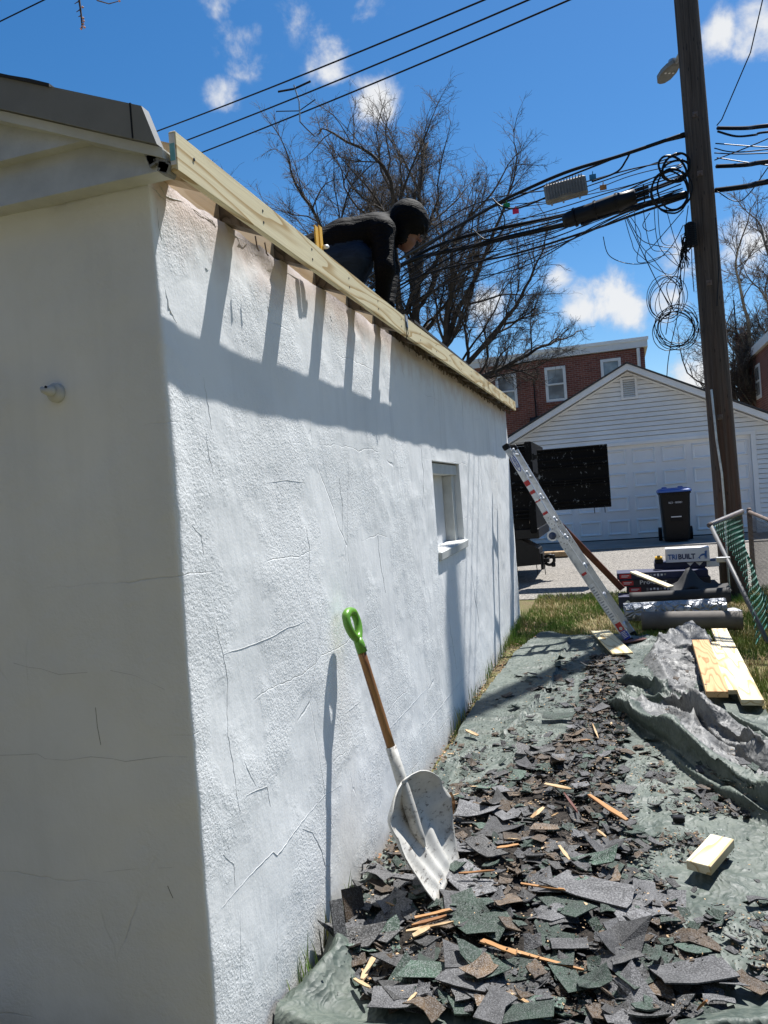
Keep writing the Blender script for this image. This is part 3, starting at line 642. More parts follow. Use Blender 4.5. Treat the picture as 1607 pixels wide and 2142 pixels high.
mb = MB(); mb.box(HX0-.1, XP-.12, HY-.12, HY+9.1, HZ-.25, HZ+.06); mb.build('cornice', WHITE, house)
mb = MB(); mb.box(XP+.12, HX1+.12, HY-.12, HY+9.1, HZ-.22, HZ+.10); mb.box(XP-.119, XP+.119, HY-.16, HY+9.1, HZ-.24, HZ+.22); mb.build('cornice', WHITE, house)
mb = MB(); mb.box(XP+.13, HX1+.16, HY-.16, HY-.121, HZ+.02, HZ+.14); mb.box(HX0, XP-.13, HY-.16, HY-.121, HZ-.03, HZ+.09); mb.build('cornice_lip', VINYL, house)
mb = MB(); mb.box(XP-.1, XP+.1, HY-.06, HY-.002, 2, HZ-.25); mb.build('pier', BRICK, house)
mb = MB(); mb.tube([(HX1-.22, HY-.09, HZ-.24), (HX1-.22, HY-.09, 1.0)], .06, 8); mb.build('downspout', VINYL, house)
mb = MB(); mb.tube([(XP+.12, HY-.05, HZ-1.0), (XP+.13, HY-.08, 4.2), (XP+.14, HY-.05, 2.5)], .022, 5); mb.tube([(XP+.05, HY-.05, HZ-.9), (XP-.4, HY-.2, HZ-1.05), (XP-.55, HY-.5, HZ-1.3)], .012, 5); mb.build('service_cable', RUBBER, house)
mb = MB(); b = hb(1110, 880); e = hb(1165, 872); mb.prism([(HY-.9, b[2]-.35), (HY, b[2]+.15), (HY, b[2]+.05), (HY-.9, b[2]-.45)], b[0], e[0]+.6, lambda u, v, w: (w, u, v)); mb.build('awning', FELT, house)
# right hand house
rh_ = thing('brick_house', 'dark brick house with square chimney at the right edge behind the pole', 'house', (9, 25, .4))
RX = 6.0; RZ = 5.75
mb = MB(); mb.box(RX, RX+9, 18.5, 30, -.5, RZ-.16); mb.build('brick_wall', BRICK, rh_)
mb = MB(); mb.box(RX-.12, RX+9.1, 18.4, 30.1, RZ-.16, RZ+.12); mb.build('cornice', GREYTRIM if False else WHITE, rh_)
mb = MB(); mb.box(RX-.31, RX+.08, 30.15, 30.75, -.5, RZ+.72); ch = mb.build('chimney', BRICK, rh_)
mb = MB(); mb.box(RX-.36, RX+.13, 30.10, 30.80, RZ+.72, RZ+.84); mb.build('chimney_cap', BRICK, ch)
mb = MB(); mb.tube([(RX-.1, 30.45, RZ+.84), (RX-.1, 30.45, RZ+1.05)], .11, 10); mb.tube([(RX-.1, 30.45, RZ+1.07), (RX-.1, 30.45, RZ+1.12)], .17, 10); mb.build('flue', STEEL, ch, True)
mb = MB(); mb.tube([(RX-.33, 30.3, RZ+.6), (RX-.34, 30.3, RZ+2.1)], .025, 6); mb.build('vent_pipe', BLACKPL, rh_)
for y in (24.2, 28.2):
    mb = MB(); mb.box(RX-.03, RX+.04, y, y+.85, 4.1, 5.25); f = mb.build('window', WHITE, rh_)
    for k in (0, 1): mb = MB(); mb.box(RX-.036, RX-.031, y+.1, y+.75, 4.2+.5*k+.02, 4.62+.5*k+.03); mb.build('pane', GLASS, f)

# unseen house block added behind the camera to cut sky light on the gable
bh = thing('rear_sky_blocker', 'unseen dark house block added behind the viewer to hold back sky light', 'house', (1, -9, 0))
mb = MB(); mb.box(-18, 18, -14, -5.2, -.5, 8.6); mb.build('blocker_wall', simple('blocker_dark', (.045, .045, .045), .8), bh)
mb = MB(); mb.box(-18.2, 18.2, -14.2, -5.05, 8.6, 8.9); mb.build('cornice', GREYTRIM, bh)
for x in (-5.5, -2.2, 1.4, 4.8):
    for z in (1.2, 4.6): mb = MB(); mb.box(x, x+.95, -5.19, -5.13, z, z+1.5); f = mb.build('window', WHITE, bh); mb = MB(); mb.box(x+.1, x+.85, -5.129, -5.12, z+.1, z+1.4); mb.build('pane', GLASS, f)
# ================================================================ BARE TREES
def fast_mesh(name, V, Q, m, parent=None, smooth=False, **k):
    """V (n,3), Q (m,3|4) index array"""
    me = bpy.data.meshes.new(name); nf, c = Q.shape
    me.vertices.add(len(V)); me.vertices.foreach_set('co', np.asarray(V, np.float32).ravel()); me.loops.add(nf*c); me.loops.foreach_set('vertex_index', np.asarray(Q, np.int32).ravel())
    me.polygons.add(nf); me.polygons.foreach_set('loop_start', np.arange(0, nf*c, c, dtype=np.int32)); me.update(calc_edges=True)
    if smooth: me.polygons.foreach_set('use_smooth', [True]*nf)
    me.materials.append(m); return link(name, me, parent, **k)
def fast_tubes(P, Rr, n):
    """P (N,K,3), Rr (N,K) -> verts, quads"""
    N, K = P.shape[:2]; d = np.empty_like(P); d[:, 1:-1] = P[:, 2:]-P[:, :-2]; d[:, 0] = P[:, 1]-P[:, 0]; d[:, -1] = P[:, -1]-P[:, -2]
    d /= np.linalg.norm(d, axis=2, keepdims=True)+1e-9; a = np.array([.31, .47, .83]); u = np.cross(d, a); u /= np.linalg.norm(u, axis=2, keepdims=True)+1e-9; w = np.cross(d, u)
    th = 2*math.pi*np.arange(n)/n; V = P[:, :, None]+Rr[:, :, None, None]*(np.cos(th)[:, None]*u[:, :, None]+np.sin(th)[:, None]*w[:, :, None])
    idx = np.arange(N*K*n).reshape(N, K, n); a0 = idx[:, :-1]; b0 = idx[:, 1:]; a1 = np.roll(a0, -1, 2); b1 = np.roll(b0, -1, 2)
    return V.reshape(-1, 3), np.stack([a0, a1, b1, b0], -1).reshape(-1, 4)
def make_tree(name, label, base, stems, seed, bark, dens=(8, 8, 8, 7), rmin=.006, trop=.10, twig=None, droop=0.0):
    nr = np.random.RandomState(seed); U3 = lambda a: a/(np.linalg.norm(a, axis=-1, keepdims=True)+1e-9)
    def paths(p, d, L, r, K, wig, up):
        N = len(p); P = np.empty((N, K+1, 3)); Rr = np.empty((N, K+1)); P[:, 0] = p; Rr[:, 0] = r; tip = np.maximum(rmin*.7, r*.42)
        for i in range(K):
            d = U3(d+nr.normal(0, wig, (N, 3))+np.array([0, 0, up])); P[:, i+1] = P[:, i]+d*(L/K)[:, None]; Rr[:, i+1] = r+(tip-r)*(i+1)/K
        return P, Rr, d
    p = np.array([np.array(base, float)+np.array([s[0]*.12, s[1]*.12, 0]) for s in stems]); d = U3(np.array([s[:3] for s in stems], float)); L = np.array([s[3] for s in stems]); r = np.array([s[4] for s in stems])
    parts = []; KS = (12, 7, 4, 3, 2)
    for lev in range(5):
        K = KS[lev]; P, Rr, de = paths(p, d, L, r, K, (.10, .17, .21, .25, .3)[lev], (trop, trop*.9, trop*.6, .02, -droop)[lev]); parts.append((P, Rr))
        if lev == 4: break
        N = len(P); nc = dens[lev]; t = nr.uniform((.30, .2, .12, .1)[lev], 1.0, (N, nc)); t = np.sort(t, 1); ti = t*K; i0 = np.minimum(ti.astype(int), K-1); fr = ti-i0; ar = np.arange(N)[:, None]
        q = P[ar, i0]+(P[ar, i0+1]-P[ar, i0])*fr[..., None]; ax = U3(P[ar, i0+1]-P[ar, i0]); rr = Rr[ar, i0]+(Rr[ar, i0+1]-Rr[ar, i0])*fr
        side = U3(np.cross(ax, nr.normal(0, 1, (N, nc, 3)))); an = nr.uniform(.4, .95, (N, nc))[..., None]; nd = U3(ax*np.cos(an)+side*np.sin(an)+np.array([0, 0, .1]))
        nl = L[:, None]*nr.uniform(.36, .62, (N, nc))*(1.08-.42*t); nrad = np.maximum(rmin, rr*nr.uniform(.42, .62, (N, nc)))
        p = np.concatenate([q.reshape(-1, 3), P[:, -1]]); d = np.concatenate([nd.reshape(-1, 3), de]); L = np.concatenate([nl.ravel(), L*nr.uniform(.40, .55, N)]); r = np.concatenate([nrad.ravel(), np.maximum(rmin, Rr[:, -1])])
    t = thing(name, label, 'tree', tuple(base))
    def join(lst, sides):
        Vs, Qs, o = [], [], 0
        for (P, Rr), n in zip(lst, sides): v, q = fast_tubes(P, Rr, n); Vs.append(v); Qs.append(q+o); o += len(v)
        return np.concatenate(Vs), np.concatenate(Qs)
    v, q = join(parts[:2], (8, 6)); fast_mesh('trunk', v, q, bark, t, True)
    v, q = join(parts[2:], (4, 3, 3)); fast_mesh('crown', v, q, twig or TWIG, t); return t
B1 = at(868, 1000, d=22); B1[2] = g(21.4)-.1
O1 = np.array([B1[0]+.0, B1[1], 4.3])
bt = make_tree('bare_tree', 'tall leafless tree with a broad rounded crown behind the roof and the crouching worker', O1,
          [(-1.05, .1, .62, 4.64, .10), (-.95, -.4, .9, 5.08, .11), (-1.0, .3, .35, 3.89, .085), (-.66, .4, 1, 4.88, .115), (-.48, -.3, 1, 5.08, .12), (-.30, .3, 1, 5.26, .125), (-.14, -.4, 1, 5.54, .13), (.02, .3, 1, 5.64, .135), (.17, -.3, 1, 5.45, .13), (.34, .3, 1, 5.17, .12), (.52, -.3, 1, 4.88, .115), (.75, .3, 1, 4.60, .11), (.95, -.2, .75, 4.32, .105), (1, .1, .42, 4.23, .105), (1, .3, .16, 3.94, .10)], 31, BARK, dens=(8, 7, 8, 6), rmin=.0036, trop=.05)
mb = MB(); mb.tube([(B1[0], B1[1], B1[2]), (B1[0]+.04, B1[1], 2.4), (B1[0]+.0, B1[1], 3.8), (B1[0]+.0, B1[1], 4.6)], [.62, .46, .42, .30], 16); mb.build('lower_trunk', BARK, bt, True)
B2 = at(1690, 950, d=27); B2[2] = g(25)-.1
make_tree('pale_bare_tree', 'pale barked leafless tree reaching in from the right behind the pole', B2,
          [(-.25, 0, 1, 7.0, .2), (.2, .1, 1, 7.5, .22), (-.7, .1, 1.0, 6.0, .15), (-.95, -.1, .75, 5.0, .13), (-.5, -.2, 1, 6.5, .15)], 23, BARK2, dens=(8, 8, 7, 6))
# the twig tips of a tree above the camera
tw = thing('hanging_twig', 'budding twig hanging into the top left of the sky', 'twig', tuple(at(165, -30, d=4.2)))
mb = MB(); mb.tube([at(168, -60, d=4.2), at(166, 0, d=4.2), at(170, 30, d=4.2), at(172, 60, d=4.2)], [.008, .006, .005, .003], 5)
for a, b in (((166, 2), (156, 8)), ((168, 20), (160, 25)), ((169, 33), (164, 35))): mb.tube([at(*a, d=4.2), at(*b, d=4.2)], [.004, .002], 4)
mb.tube([at(190, -20, d=4.3), at(204, 1, d=4.3), at(228, 8, d=4.3), at(250, 2, d=4.3)], [.006, .004, .003, .002], 5)
mb.build('stem', BARK, tw)
for a in ((173, 15), (174, 38), (175, 44), (174, 50), (172, 55), (177, 57), (170, 60), (250, 2)): mb = MB(); p = at(*a, d=4.2); mb.tube([p-[0, 0, .007], p, p+[0, 0, .007]], [.002, .008, .002], 6); mb.build('bud', simple('bud_pink', (.35, .22, .20), .6) if 'bud_pink' not in MATS else MATS['bud_pink'], tw)

# ================================================================ UTILITY POLE
pole = thing('utility_pole', 'dark weathered wooden utility pole rising past the right of the frame', 'pole', (2.40, 10.1, g(10.1)))
PB = np.array([2.415, 10.1, -.2]); PT_ = np.array([2.275, 10.1, 11.5])
def pc(z): t = (z-PB[2])/(PT_[2]-PB[2]); return PB+(PT_-PB)*t
def pr(z): return float(np.interp(z, [0, 1.6, 7.3, 11.5], [.160, .150, .134, .12]))
mb = MB(); G = []
for z in np.linspace(-.2, 11.5, 60):
    row = []
    for k in range(29):
        a = 2*math.pi*(k % 28)/28; r = pr(z)*(1+.012*fb(math.cos(a)*6, math.sin(a)*6, z*.35))
        row.append(pc(z)+np.array([math.cos(a)*r, math.sin(a)*r, 0]))
    G.append(row)
mb.grid(G); mb.build('shaft', POLE, pole, True)
for z in (2.3, 3.9, 5.2, 5.9):
    p = pc(z)+np.array([-.02, -pr(z)-.004, 0]); mb = MB(); mb.box(p[0]-.03, p[0]+.03, p[1]-.004, p[1]+.012, p[2]-.03, p[2]+.03); mb.tube([p, p-[0, .03, 0]], .012, 6); mb.build('through_bolt', RUSTPIPE, pole)
q = [at(1488, 815, y=9.94), at(1494, 870, y=9.93), at(1499, 920, y=9.925), at(1510, 990, y=9.93), at(1516, 1060, y=9.94), at(1522, 1180, y=9.95), at(1528, 1255, y=9.95)]
mb = MB(); mb.tube(q, .014, 6); mb.build('ground_conduit', STEEL, pole)
q = [at(1497, 455, y=9.96), at(1504, 560, y=9.95), at(1500, 640, y=9.94)]; mb = MB(); mb.tube(q, .006, 5); mb.build('riser_wire', RUBBER, pole)
lamp = thing('street_lamp', 'grey flat street light head peeking out left of the pole top', 'street lamp', tuple(at(1410, 150, y=10.5)))
mb = MB(); c0 = at(1408, 138, y=10.4); d = unit(np.array([-.34, .80, -.05])); s_ = unit(np.cross(d, [0, 0, 1])); n_ = np.cross(s_, d)
prof = [(a*.62, b*.72) for a, b in ((-.14, .05), (-.08, .08), (.0, .115), (.18, .14), (.40, .125), (.52, .07), (.55, .02))]
poly = [(a, b) for a, b in prof]+[(a, -b) for a, b in prof[::-1]]
fn = lambda u, v, w: tuple(c0+d*u+s_*v+n_*w)
mb.prism(poly, -.02, .03, fn); mb.build('housing', GREYTRIM, lamp)
mb = MB(); mb.prism([(u*.85+.02, v*.82) for u, v in poly], -.024, -.0205, fn); mb.build('lens', simple('lamp_lens', (.17, .165, .14), .3), lamp)
for k in range(3): mb = MB(); q = c0+d*(.10+.0*k)+s_*(-.05+.05*k)-n_*.026; mb.tube([q, q-n_*.006], .014, 8); mb.build('led_cup', INKW, lamp)
mb = MB(); mb.tube([c0+n_*.03, c0+n_*.075], [.055, .05], 12); mb.build('photocell', STEEL, lamp)
mb = MB(); mb.tube([c0-d*.08, c0-d*.3+[0, 0, .06], np.array([2.36, 10.26, 7.05]), np.array([2.33, 10.2, 7.0])], .028, 8); mb.build('arm', STEEL, lamp, True)

# ================================================================ WIRES
def sag(a, b, s, n=14): return [a+(b-a)*t-np.array([0, 0, s*4*t*(1-t)]) for t in np.linspace(0, 1, n)]
def wire(pts, r, label, name='cable', group=None, n=6, m=None, cat='cable'):
    mb = MB(); mb.tube(pts, r, n); return mb.build(name, m or RUBBER, None, True, label=label, cat=cat, group=group)
def seq(pts, y0, y1=None, n=8):
    """smooth run through photo points, receding from y0 to y1"""
    y1 = y0 if y1 is None else y1; k = len(pts); P = [at(*p, y=y0+(y1-y0)*i/max(1, k-1)) for i, p in enumerate(pts)]; out = []
    for i in range(k-1):
        p0, p1, p2, p3 = P[max(i-1, 0)], P[i], P[i+1], P[min(i+2, k-1)]
        for j in range(n):
            t = j/n; out.append(.5*((2*p1)+(-p0+p2)*t+(2*p0-5*p1+4*p2-p3)*t*t+(-p0+3*p1-3*p2+p3)*t**3))
    return out+[P[-1]]
for i, (a, b, nm) in enumerate((((1022, -4), (330, 274), 'top'), ((1110, -2), (395, 292), 'middle'), ((1200, -4), (425, 318), 'bottom'))):
    A = at(*a, y=9.2); Bp = at(*b, y=12.0); dv = A-Bp
    wire([Bp-dv*1.5, Bp]+sag(Bp, A, .03, 8)[1:]+[A+dv*.4, A+dv*1.2], .011, f'{nm} wire of the three thin power lines crossing the upper sky', 'power_line')
sp = thing('line_spacer', 'small insulated spacer rod clamped across the three power lines', 'spacer', tuple(at(620, 215, y=11)))
mb = MB(); mb.tube([at(615, 178, y=11.0), at(626, 212, y=11.0), at(628, 255, y=11.0)], .012, 6); mb.build('rod', STEEL, sp)
mb = MB(); mb.tube([at(582, 192, y=11), at(615, 186, y=11), at(650, 170, y=11)], .016, 5); mb.tube([at(578, 233, y=11), at(626, 232, y=11), at(660, 208, y=11)], .008, 5); mb.tube([at(628, 255, y=11), at(640, 268, y=11), at(658, 285, y=11)], .009, 5); mb.build('clamp', RUBBER, sp)
wire([at(-40, 62, y=6), at(0, 45, y=6), at(92, 0, y=6), at(200, -60, y=6)], .006, 'thin single wire cutting across the top left corner of the sky', 'power_line')
wire([at(1600, -20, y=9.4), at(1570, 110, y=9.6), at(1510, 250, y=9.9), at(1500, 262, y=10)], .007, 'thin dark guy wire rising steeply right of the pole', 'guy_wire', cat='wire')
wire(sag(at(700, 620, y=16), at(1060, 415, y=11), .0, 4)[:-1]+seq([(1060, 415), (1180, 362), (1300, 325), (1432, 280)], 11, 10.0), .022, 'upper heavy cable bundle carrying the finned grey amplifier', 'cable_bundle')
wire(seq([(780, 600), (960, 470), (1100, 405), (1250, 345), (1340, 310), (1432, 286)], 12.5, 10.05), .013, 'slack cable lashed just below the upper bundle', 'cable_bundle')
wire(seq([(700, 660), (900, 520), (1180, 450), (1330, 408), (1432, 370)], 13, 10.05), .028, 'thick black cable feeding the splice closure from the left', 'cable_bundle')
wire(seq([(690, 690), (830, 560), (1000, 512), (1180, 470), (1300, 440), (1436, 405)], 13, 10.02), .036, 'thickest lowest black cable running to the pole below the splice closure', 'cable_bundle')
wire(seq([(690, 700), (860, 585), (1080, 530), (1240, 480), (1330, 448), (1436, 412)], 13, 10.02), .016, 'cable sagging just under the thickest one', 'cable_bundle')
k = 0
for a in ([(700, 640), (980, 500), (1220, 420), (1330, 385), (1425, 350)], [(700, 680), (1000, 470), (1200, 400), (1340, 352), (1425, 322)], [(720, 700), (930, 560), (1150, 500), (1290, 440), (1425, 385)], [(700, 690), (900, 560), (1150, 470), (1300, 425), (1425, 375)],
          [(740, 720), (920, 600), (1090, 560), (1250, 470), (1425, 395)], [(760, 650), (1020, 540), (1200, 470), (1310, 400), (1425, 345)], [(700, 720), (900, 630), (1080, 555), (1200, 500), (1310, 445), (1430, 415)]):
    k += 1; wire(seq(a, 12.5, 10.0), .008, ('first', 'second', 'third', 'fourth', 'fifth', 'sixth', 'lowest')[[2, 0, 4, 3, 5, 1, 6][k-1]]+' thin service wire strung left from the pole, counted downward at the pole', 'service_wire', 'thin wires left of the pole', 5)
for i, (a, r, l) in enumerate(([[(1502, 268), (1560, 268), (1607, 263), (1800, 245)], .024, 'topmost shiny cable leaving the pole to the right'], [[(1500, 348), (1560, 345), (1607, 338), (1800, 318)], .026, 'middle thick cable leaving the pole to the right'],
        [[(1498, 398), (1560, 390), (1607, 380), (1800, 350)], .032, 'lowest thick cable leaving the pole to the right'], [[(1502, 275), (1540, 285), (1580, 282), (1607, 276), (1800, 262)], .013, 'cable drooping under the topmost right hand cable'])):
    wire(seq(a, 10.1, 8.9), r, l, 'cable_bundle')
for a in ([(1495, 320), (1560, 322), (1700, 315)], [(1495, 310), (1550, 318), (1700, 300)], [(1495, 335), (1607, 290), (1750, 220)], [(1500, 330), (1600, 345), (1700, 352)], [(1497, 300), (1607, 308), (1700, 305)]):
    k += 1; wire(seq(a, 10.0, 9.2), .007, ('fourth', 'second', 'steeply rising', 'lowest sagging', 'topmost')[k-8]+' thin service wire strung right from the pole', 'service_wire', 'thin wires right of the pole', 5)
wire(seq([(1500, 400), (1550, 420), (1607, 350), (1640, 300)], 10, 9.5), .006, 'loose loop of wire hanging right of the pole', 'service_wire')
rw = random.Random(12)
for k in range(9):
    y0_, y1_ = 640+11*k+rw.uniform(-6, 6), 332+9.5*k+rw.uniform(-5, 5); a = [(700, y0_), (960, 440+18*k+rw.uniform(-8, 8)), (1180, 398+13*k+rw.uniform(-8, 8)), (1320, 360+11*k+rw.uniform(-6, 6)), (1428, y1_)]
    wire(seq(a, 12.4, 10.0), rw.choice((.006, .009, .012)), 'wire woven into the sagging bundle between the splice closure and the pole', 'service_wire', 'wires woven into the bundle left of the pole', 5)
for k in range(7):
    x0 = 1300+16*k+rw.uniform(-8, 8); a = [(x0, 452-5*k), (x0+rw.uniform(5, 30), 500+rw.uniform(-10, 30)), (x0+rw.uniform(20, 60), 540+rw.uniform(-25, 25)), (1405+rw.uniform(-10, 25), 560+rw.uniform(-50, 60)), (1432+rw.uniform(-8, 12), 500+rw.uniform(-40, 60))]
    wire(seq(a, 9.95), .0042, 'slack thin loop hanging under the bundle beside the pole', 'loose_wire', 'slack loops beside the pole', 4)
# amplifier on the strand
am = thing('line_amplifier', 'finned grey metal amplifier box hanging on the upper cable', 'amplifier', tuple(at(1185, 400, y=10.45)))
A0 = at(1140, 410, y=10.45); A1 = at(1228, 386, y=10.45); ax = unit(A1-A0); up = unit(np.array([0, 0, 1.])-ax*ax[2]); no = np.cross(ax, up); L = np.linalg.norm(A1-A0); T = basis((A0+A1)/2, ax, no, up)
AMPG = simple('amplifier_grey', (.22, .21, .19), .6, .2, .2, 10)
mb = MB(); mb.cbox(-L/2, L/2, -.07, .07, -.115, .115, .02, T); mb.build('case', AMPG, am)
for k in range(13):
    x = -L/2+.05+(L-.1)*k/12; mb = MB(); mb.box(x-.006, x+.006, -.095, .095, -.075 if 3 < k < 9 else -.10, .125, T); mb.build('cooling_fin', AMPG, am)
for x, z in ((-.2, -.13), (-.05, -.13), (.16, -.13), (.2, .13), (-.2, .13)): mb = MB(); mb.tube([T @ Vector((x, 0, z-.02)), T @ Vector((x, 0, z+.02))], .014, 6); mb.build('bolt', STEEL, am)
wire(seq([(1238, 380), (1290, 360), (1310, 335), (1320, 315)], 10.45, 10.3), .012, 'short cable looping up from the right of the amplifier', 'cable_bundle')
wire(seq([(1145, 412), (1085, 435), (1050, 432), (1030, 415)], 10.45, 10.6), .012, 'short cable looping from the left of the amplifier past the tags', 'cable_bundle')
wire(seq([(1040, 425), (1056, 460), (1046, 490), (1015, 500), (990, 480)], 10.7, 10.9), .009, 'slack cable loop hanging left of the amplifier', 'cable_bundle')
for (px, py, yy, nm, c) in ((1060, 430, 10.55, 'green', (.01, .25, .06)), (1079, 442, 10.5, 'red', (.7, .02, .08)), (1240, 370, 10.4, 'blue', (.03, .17, .30)), (1262, 392, 10.4, 'orange', (.42, .17, .04))):
    p = at(px, py, y=yy); mb = MB(); mb.cbox(p[0]-.042, p[0]+.042, p[1]-.002, p[1]+.002, p[2]-.034, p[2]+.034, .001); mb.tube([p+[0, 0, .03], p+[.004, 0, .07]], .006, 5)
    mb.build('cable_tag', simple('tag_'+nm, c, .5), label=f'small {nm} plastic marker tag hanging on the cables', cat='tag')
# splice closure
sc_ = thing('splice_closure', 'long black cylindrical splice closure on the thick cable left of the pole', 'splice closure', tuple(at(1255, 435, y=10.3)))
A0 = at(1182, 462, y=10.4); A1 = at(1330, 410, y=10.2); ax = unit(A1-A0)
mb = MB(); mb.tube([A0-ax*.02, A0, A0+ax*.05, A1-ax*.2, A1-ax*.15, A1], [.06, .085, .10, .115, .10, .09], 14); mb.build('shell', BLACKPL, sc_, True)
for k in range(3): mb = MB(); q = A0+(A1-A0)*(.15+.3*k); mb.tube([q-ax*.012, q+ax*.012], .122, 14); mb.build('clamp_band', RUBBER, sc_)
mb = MB(); mb.box(-.25, .25, -.012, .012, -.02, .02, basis((A0+A1)/2-np.array([0, 0, .11]), ax, unit(np.cross([0, 0, 1], ax)), np.cross(ax, unit(np.cross([0, 0, 1], ax))))); mb.build('flange', BLACKPL, sc_)
for i in range(4): mb = MB(); q = A1+np.array([0, 0, -.06+.04*i]); mb.tube([q, q+ax*.16], .018, 6); mb.tube([q+ax*.1+[0, 0, .05], q+ax*.1-[0, 0, .05]], .008, 4); mb.build('end_fitting', RUBBER, sc_)
# terminal cluster and coils by the pole
tm = thing('cable_terminal', 'black ribbed terminal block strapped to the left of the pole', 'terminal', tuple(at(1440, 495, y=9.95)))
mb = MB(); A0 = at(1443, 465, y=9.93); A1 = at(1447, 515, y=9.93); mb.tube([A0, A0+(A1-A0)*.1, A1], [.03, .06, .055], 10); mb.build('body', BLACKPL, tm)
for k in range(12): mb = MB(); q = A0+(A1-A0)*(.08+.08*k); mb.tube([q, q+[0, 0, -.012]], .067, 10); mb.build('rib', RUBBER, tm)
rnd = random.Random(3); mb = MB()
for k in range(14): q = A0+(A1-A0)*rnd.uniform(.3, 1.05); mb.tube([q, q+[-rnd.uniform(.05, .12), -.02, -rnd.uniform(.02, .09)], q+[-rnd.uniform(.02, .10), 0, -rnd.uniform(.12, .3)]], .006, 4)
mb.build('loose_ends', RUBBER, tm)
def loop(cx, cy, rx, ry, yy, rot=0, a0=0, a1=360, n=36, jit=0, seed=0):
    rr = random.Random(seed); P = []
    for i in range(n+1):
        a = RAD(a0+(a1-a0)*i/n); k = 1+jit*math.sin(a*2+seed)+.02*rr.random(); x, y = rx*k*math.cos(a), ry*k*math.sin(a); c, s = math.cos(rot), math.sin(rot)
        P.append(at(cx+x*c-y*s, cy+x*s+y*c, y=yy+.03*math.sin(a)))
    return P
for (nm, cx, cy, rx, ry, nn, r, lab) in (('wire_coil', 1413, 686, 43, 43, 8, .0048, 'lower round coil of spare wire hanging left of the pole'), ('wire_coil', 1397, 625, 40, 46, 6, .0042, 'upper loose loops of spare wire hanging left of the pole'), ('wire_coil', 1408, 400, 37, 50, 3, .011, 'thick cable coil tied against the pole at the bundle height'), ('wire_coil', 1410, 355, 30, 25, 3, .014, 'fat bundled cable coil just above the thick coil on the pole')):
    mb = MB()
    for k in range(nn): rr = random.Random(k+cx); mb.tube(loop(cx+rr.uniform(-7, 7), cy+rr.uniform(-6, 6), rx*rr.uniform(.55 if r < .0045 else .78, 1.08), ry*rr.uniform(.80, 1.08), 9.9, rr.uniform(-.9, .9), jit=.09, seed=k), r, 5, False)
    mb.build(nm, RUBBER, None, True, label=lab, cat='wire coil')
for k, (a, l) in enumerate((([(1445, 470), (1420, 560), (1395, 600), (1408, 645)], 'wire dropping from the terminal to the upper loops'), ([(1440, 430), (1428, 520), (1415, 590), (1400, 660), (1393, 700)], 'wire dropping straight from the thick coil to the lower coil'), ([(1262, 495), (1275, 535), (1320, 552), (1370, 545), (1405, 515), (1430, 470)], 'wide wire loop hanging in the open sky left of the pole'),
        ([(1310, 450), (1340, 500), (1380, 515), (1412, 518)], 'wire drooping from the cables to the terminal'), ([(1360, 445), (1345, 470), (1355, 483), (1372, 478)], 'short curl of wire below the cables'), ([(1310, 455), (1350, 540), (1385, 610), (1410, 650)], 'wire slanting down to the coils'), ([(1430, 440), (1370, 510), (1350, 530), (1360, 560), (1400, 640)], 'crossing wire left of the terminal'),
        ([(1425, 520), (1420, 640), (1400, 740), (1395, 790)], 'thin wire dropping toward the white garage'), ([(1447, 520), (1448, 560), (1452, 610)], 'short black wire running down the pole face'))):
    wire(seq(a, 9.95), .005, l, 'loose_wire', None, 4)

# ================================================================ DUMP TRUCK
trk = thing('dump_truck', 'black ribbed dump truck body parked in the alley with its gate swung open', 'truck', (-1.5, 12.6, g(12)))
TY = 11.9
mb = MB(); mb.box(-4.2, -.10, TY, TY+1.9, 1.02, 2.28); body = mb.build('dump_body', BLK, trk)
for z in (2.30, 2.23, 2.16, 1.72, 1.66, 1.60, 1.30, 1.24, 1.18): mb = MB(); mb.cbox(-4.2, -.10, TY-.055, TY-.002, z-.018, z+.018, .008); mb.build('side_rib', BLK, body)
mb = MB(); mb.cbox(-.16, -.055, TY-.075, TY+1.95, .95, 2.345, .01); mb.build('corner_post', BLK, trk)
mb = MB(); mb.cbox(-4.2, -.04, TY-.03, TY+1.9, .86, 1.015, .01); mb.build('chassis_beam', BLACKPL, trk)
gt = MB(); GX0, GX1, GZ0, GZ1 = .02, 1.045, 1.27, 2.20
gt.cbox(GX0, GX1, TY-.075, TY-.045, GZ0, GZ1, .006); gate_ = gt.build('open_gate', BLK, trk)
for z in (GZ0+.02, GZ0+.07, GZ0+.12, GZ0+.36, GZ0+.40, GZ0+.44, GZ0+.63, GZ0+.67, GZ1-.17, GZ1-.06, GZ1-.015): mb = MB(); mb.cbox(GX0, GX1, TY-.10, TY-.0755, z-.014, z+.014, .005); mb.build('gate_rib', BLK, gate_)
for z in (1.45, 1.82, 2.1): mb = MB(); mb.tube([(-.04, TY-.07, z-.05), (-.04, TY-.07, z+.05)], .022, 8); mb.box(-.04, .05, TY-.066, TY-.054, z-.03, z+.03); mb.build('hinge', BLACKPL, gate_)
for x in (.80, .95): mb = MB(); mb.tube([(x, TY-.06, GZ0), (x, TY-.06, GZ0-.08)], .006, 5); mb.build('gate_pin', BLACKPL, gate_)
p = at(1115, 1092, y=TY-.05); mb = MB(); mb.tube([p+[0, .02, 0], p-[0, .012, 0]], .052, 20); lt = mb.build('side_light', simple('lamp_bezel', (.34, .27, .2), .5), trk); mb = MB(); mb.tube([p-[0, .0122, 0], p-[0, .02, 0]], [.036, .03], 16); mb.build('lens', REDGL, lt, True)
mb = MB(); mb.box(-4.2, -.35, TY+.2, TY+1.6, .55, .85); mb.build('frame_rail', BLACKPL, trk)
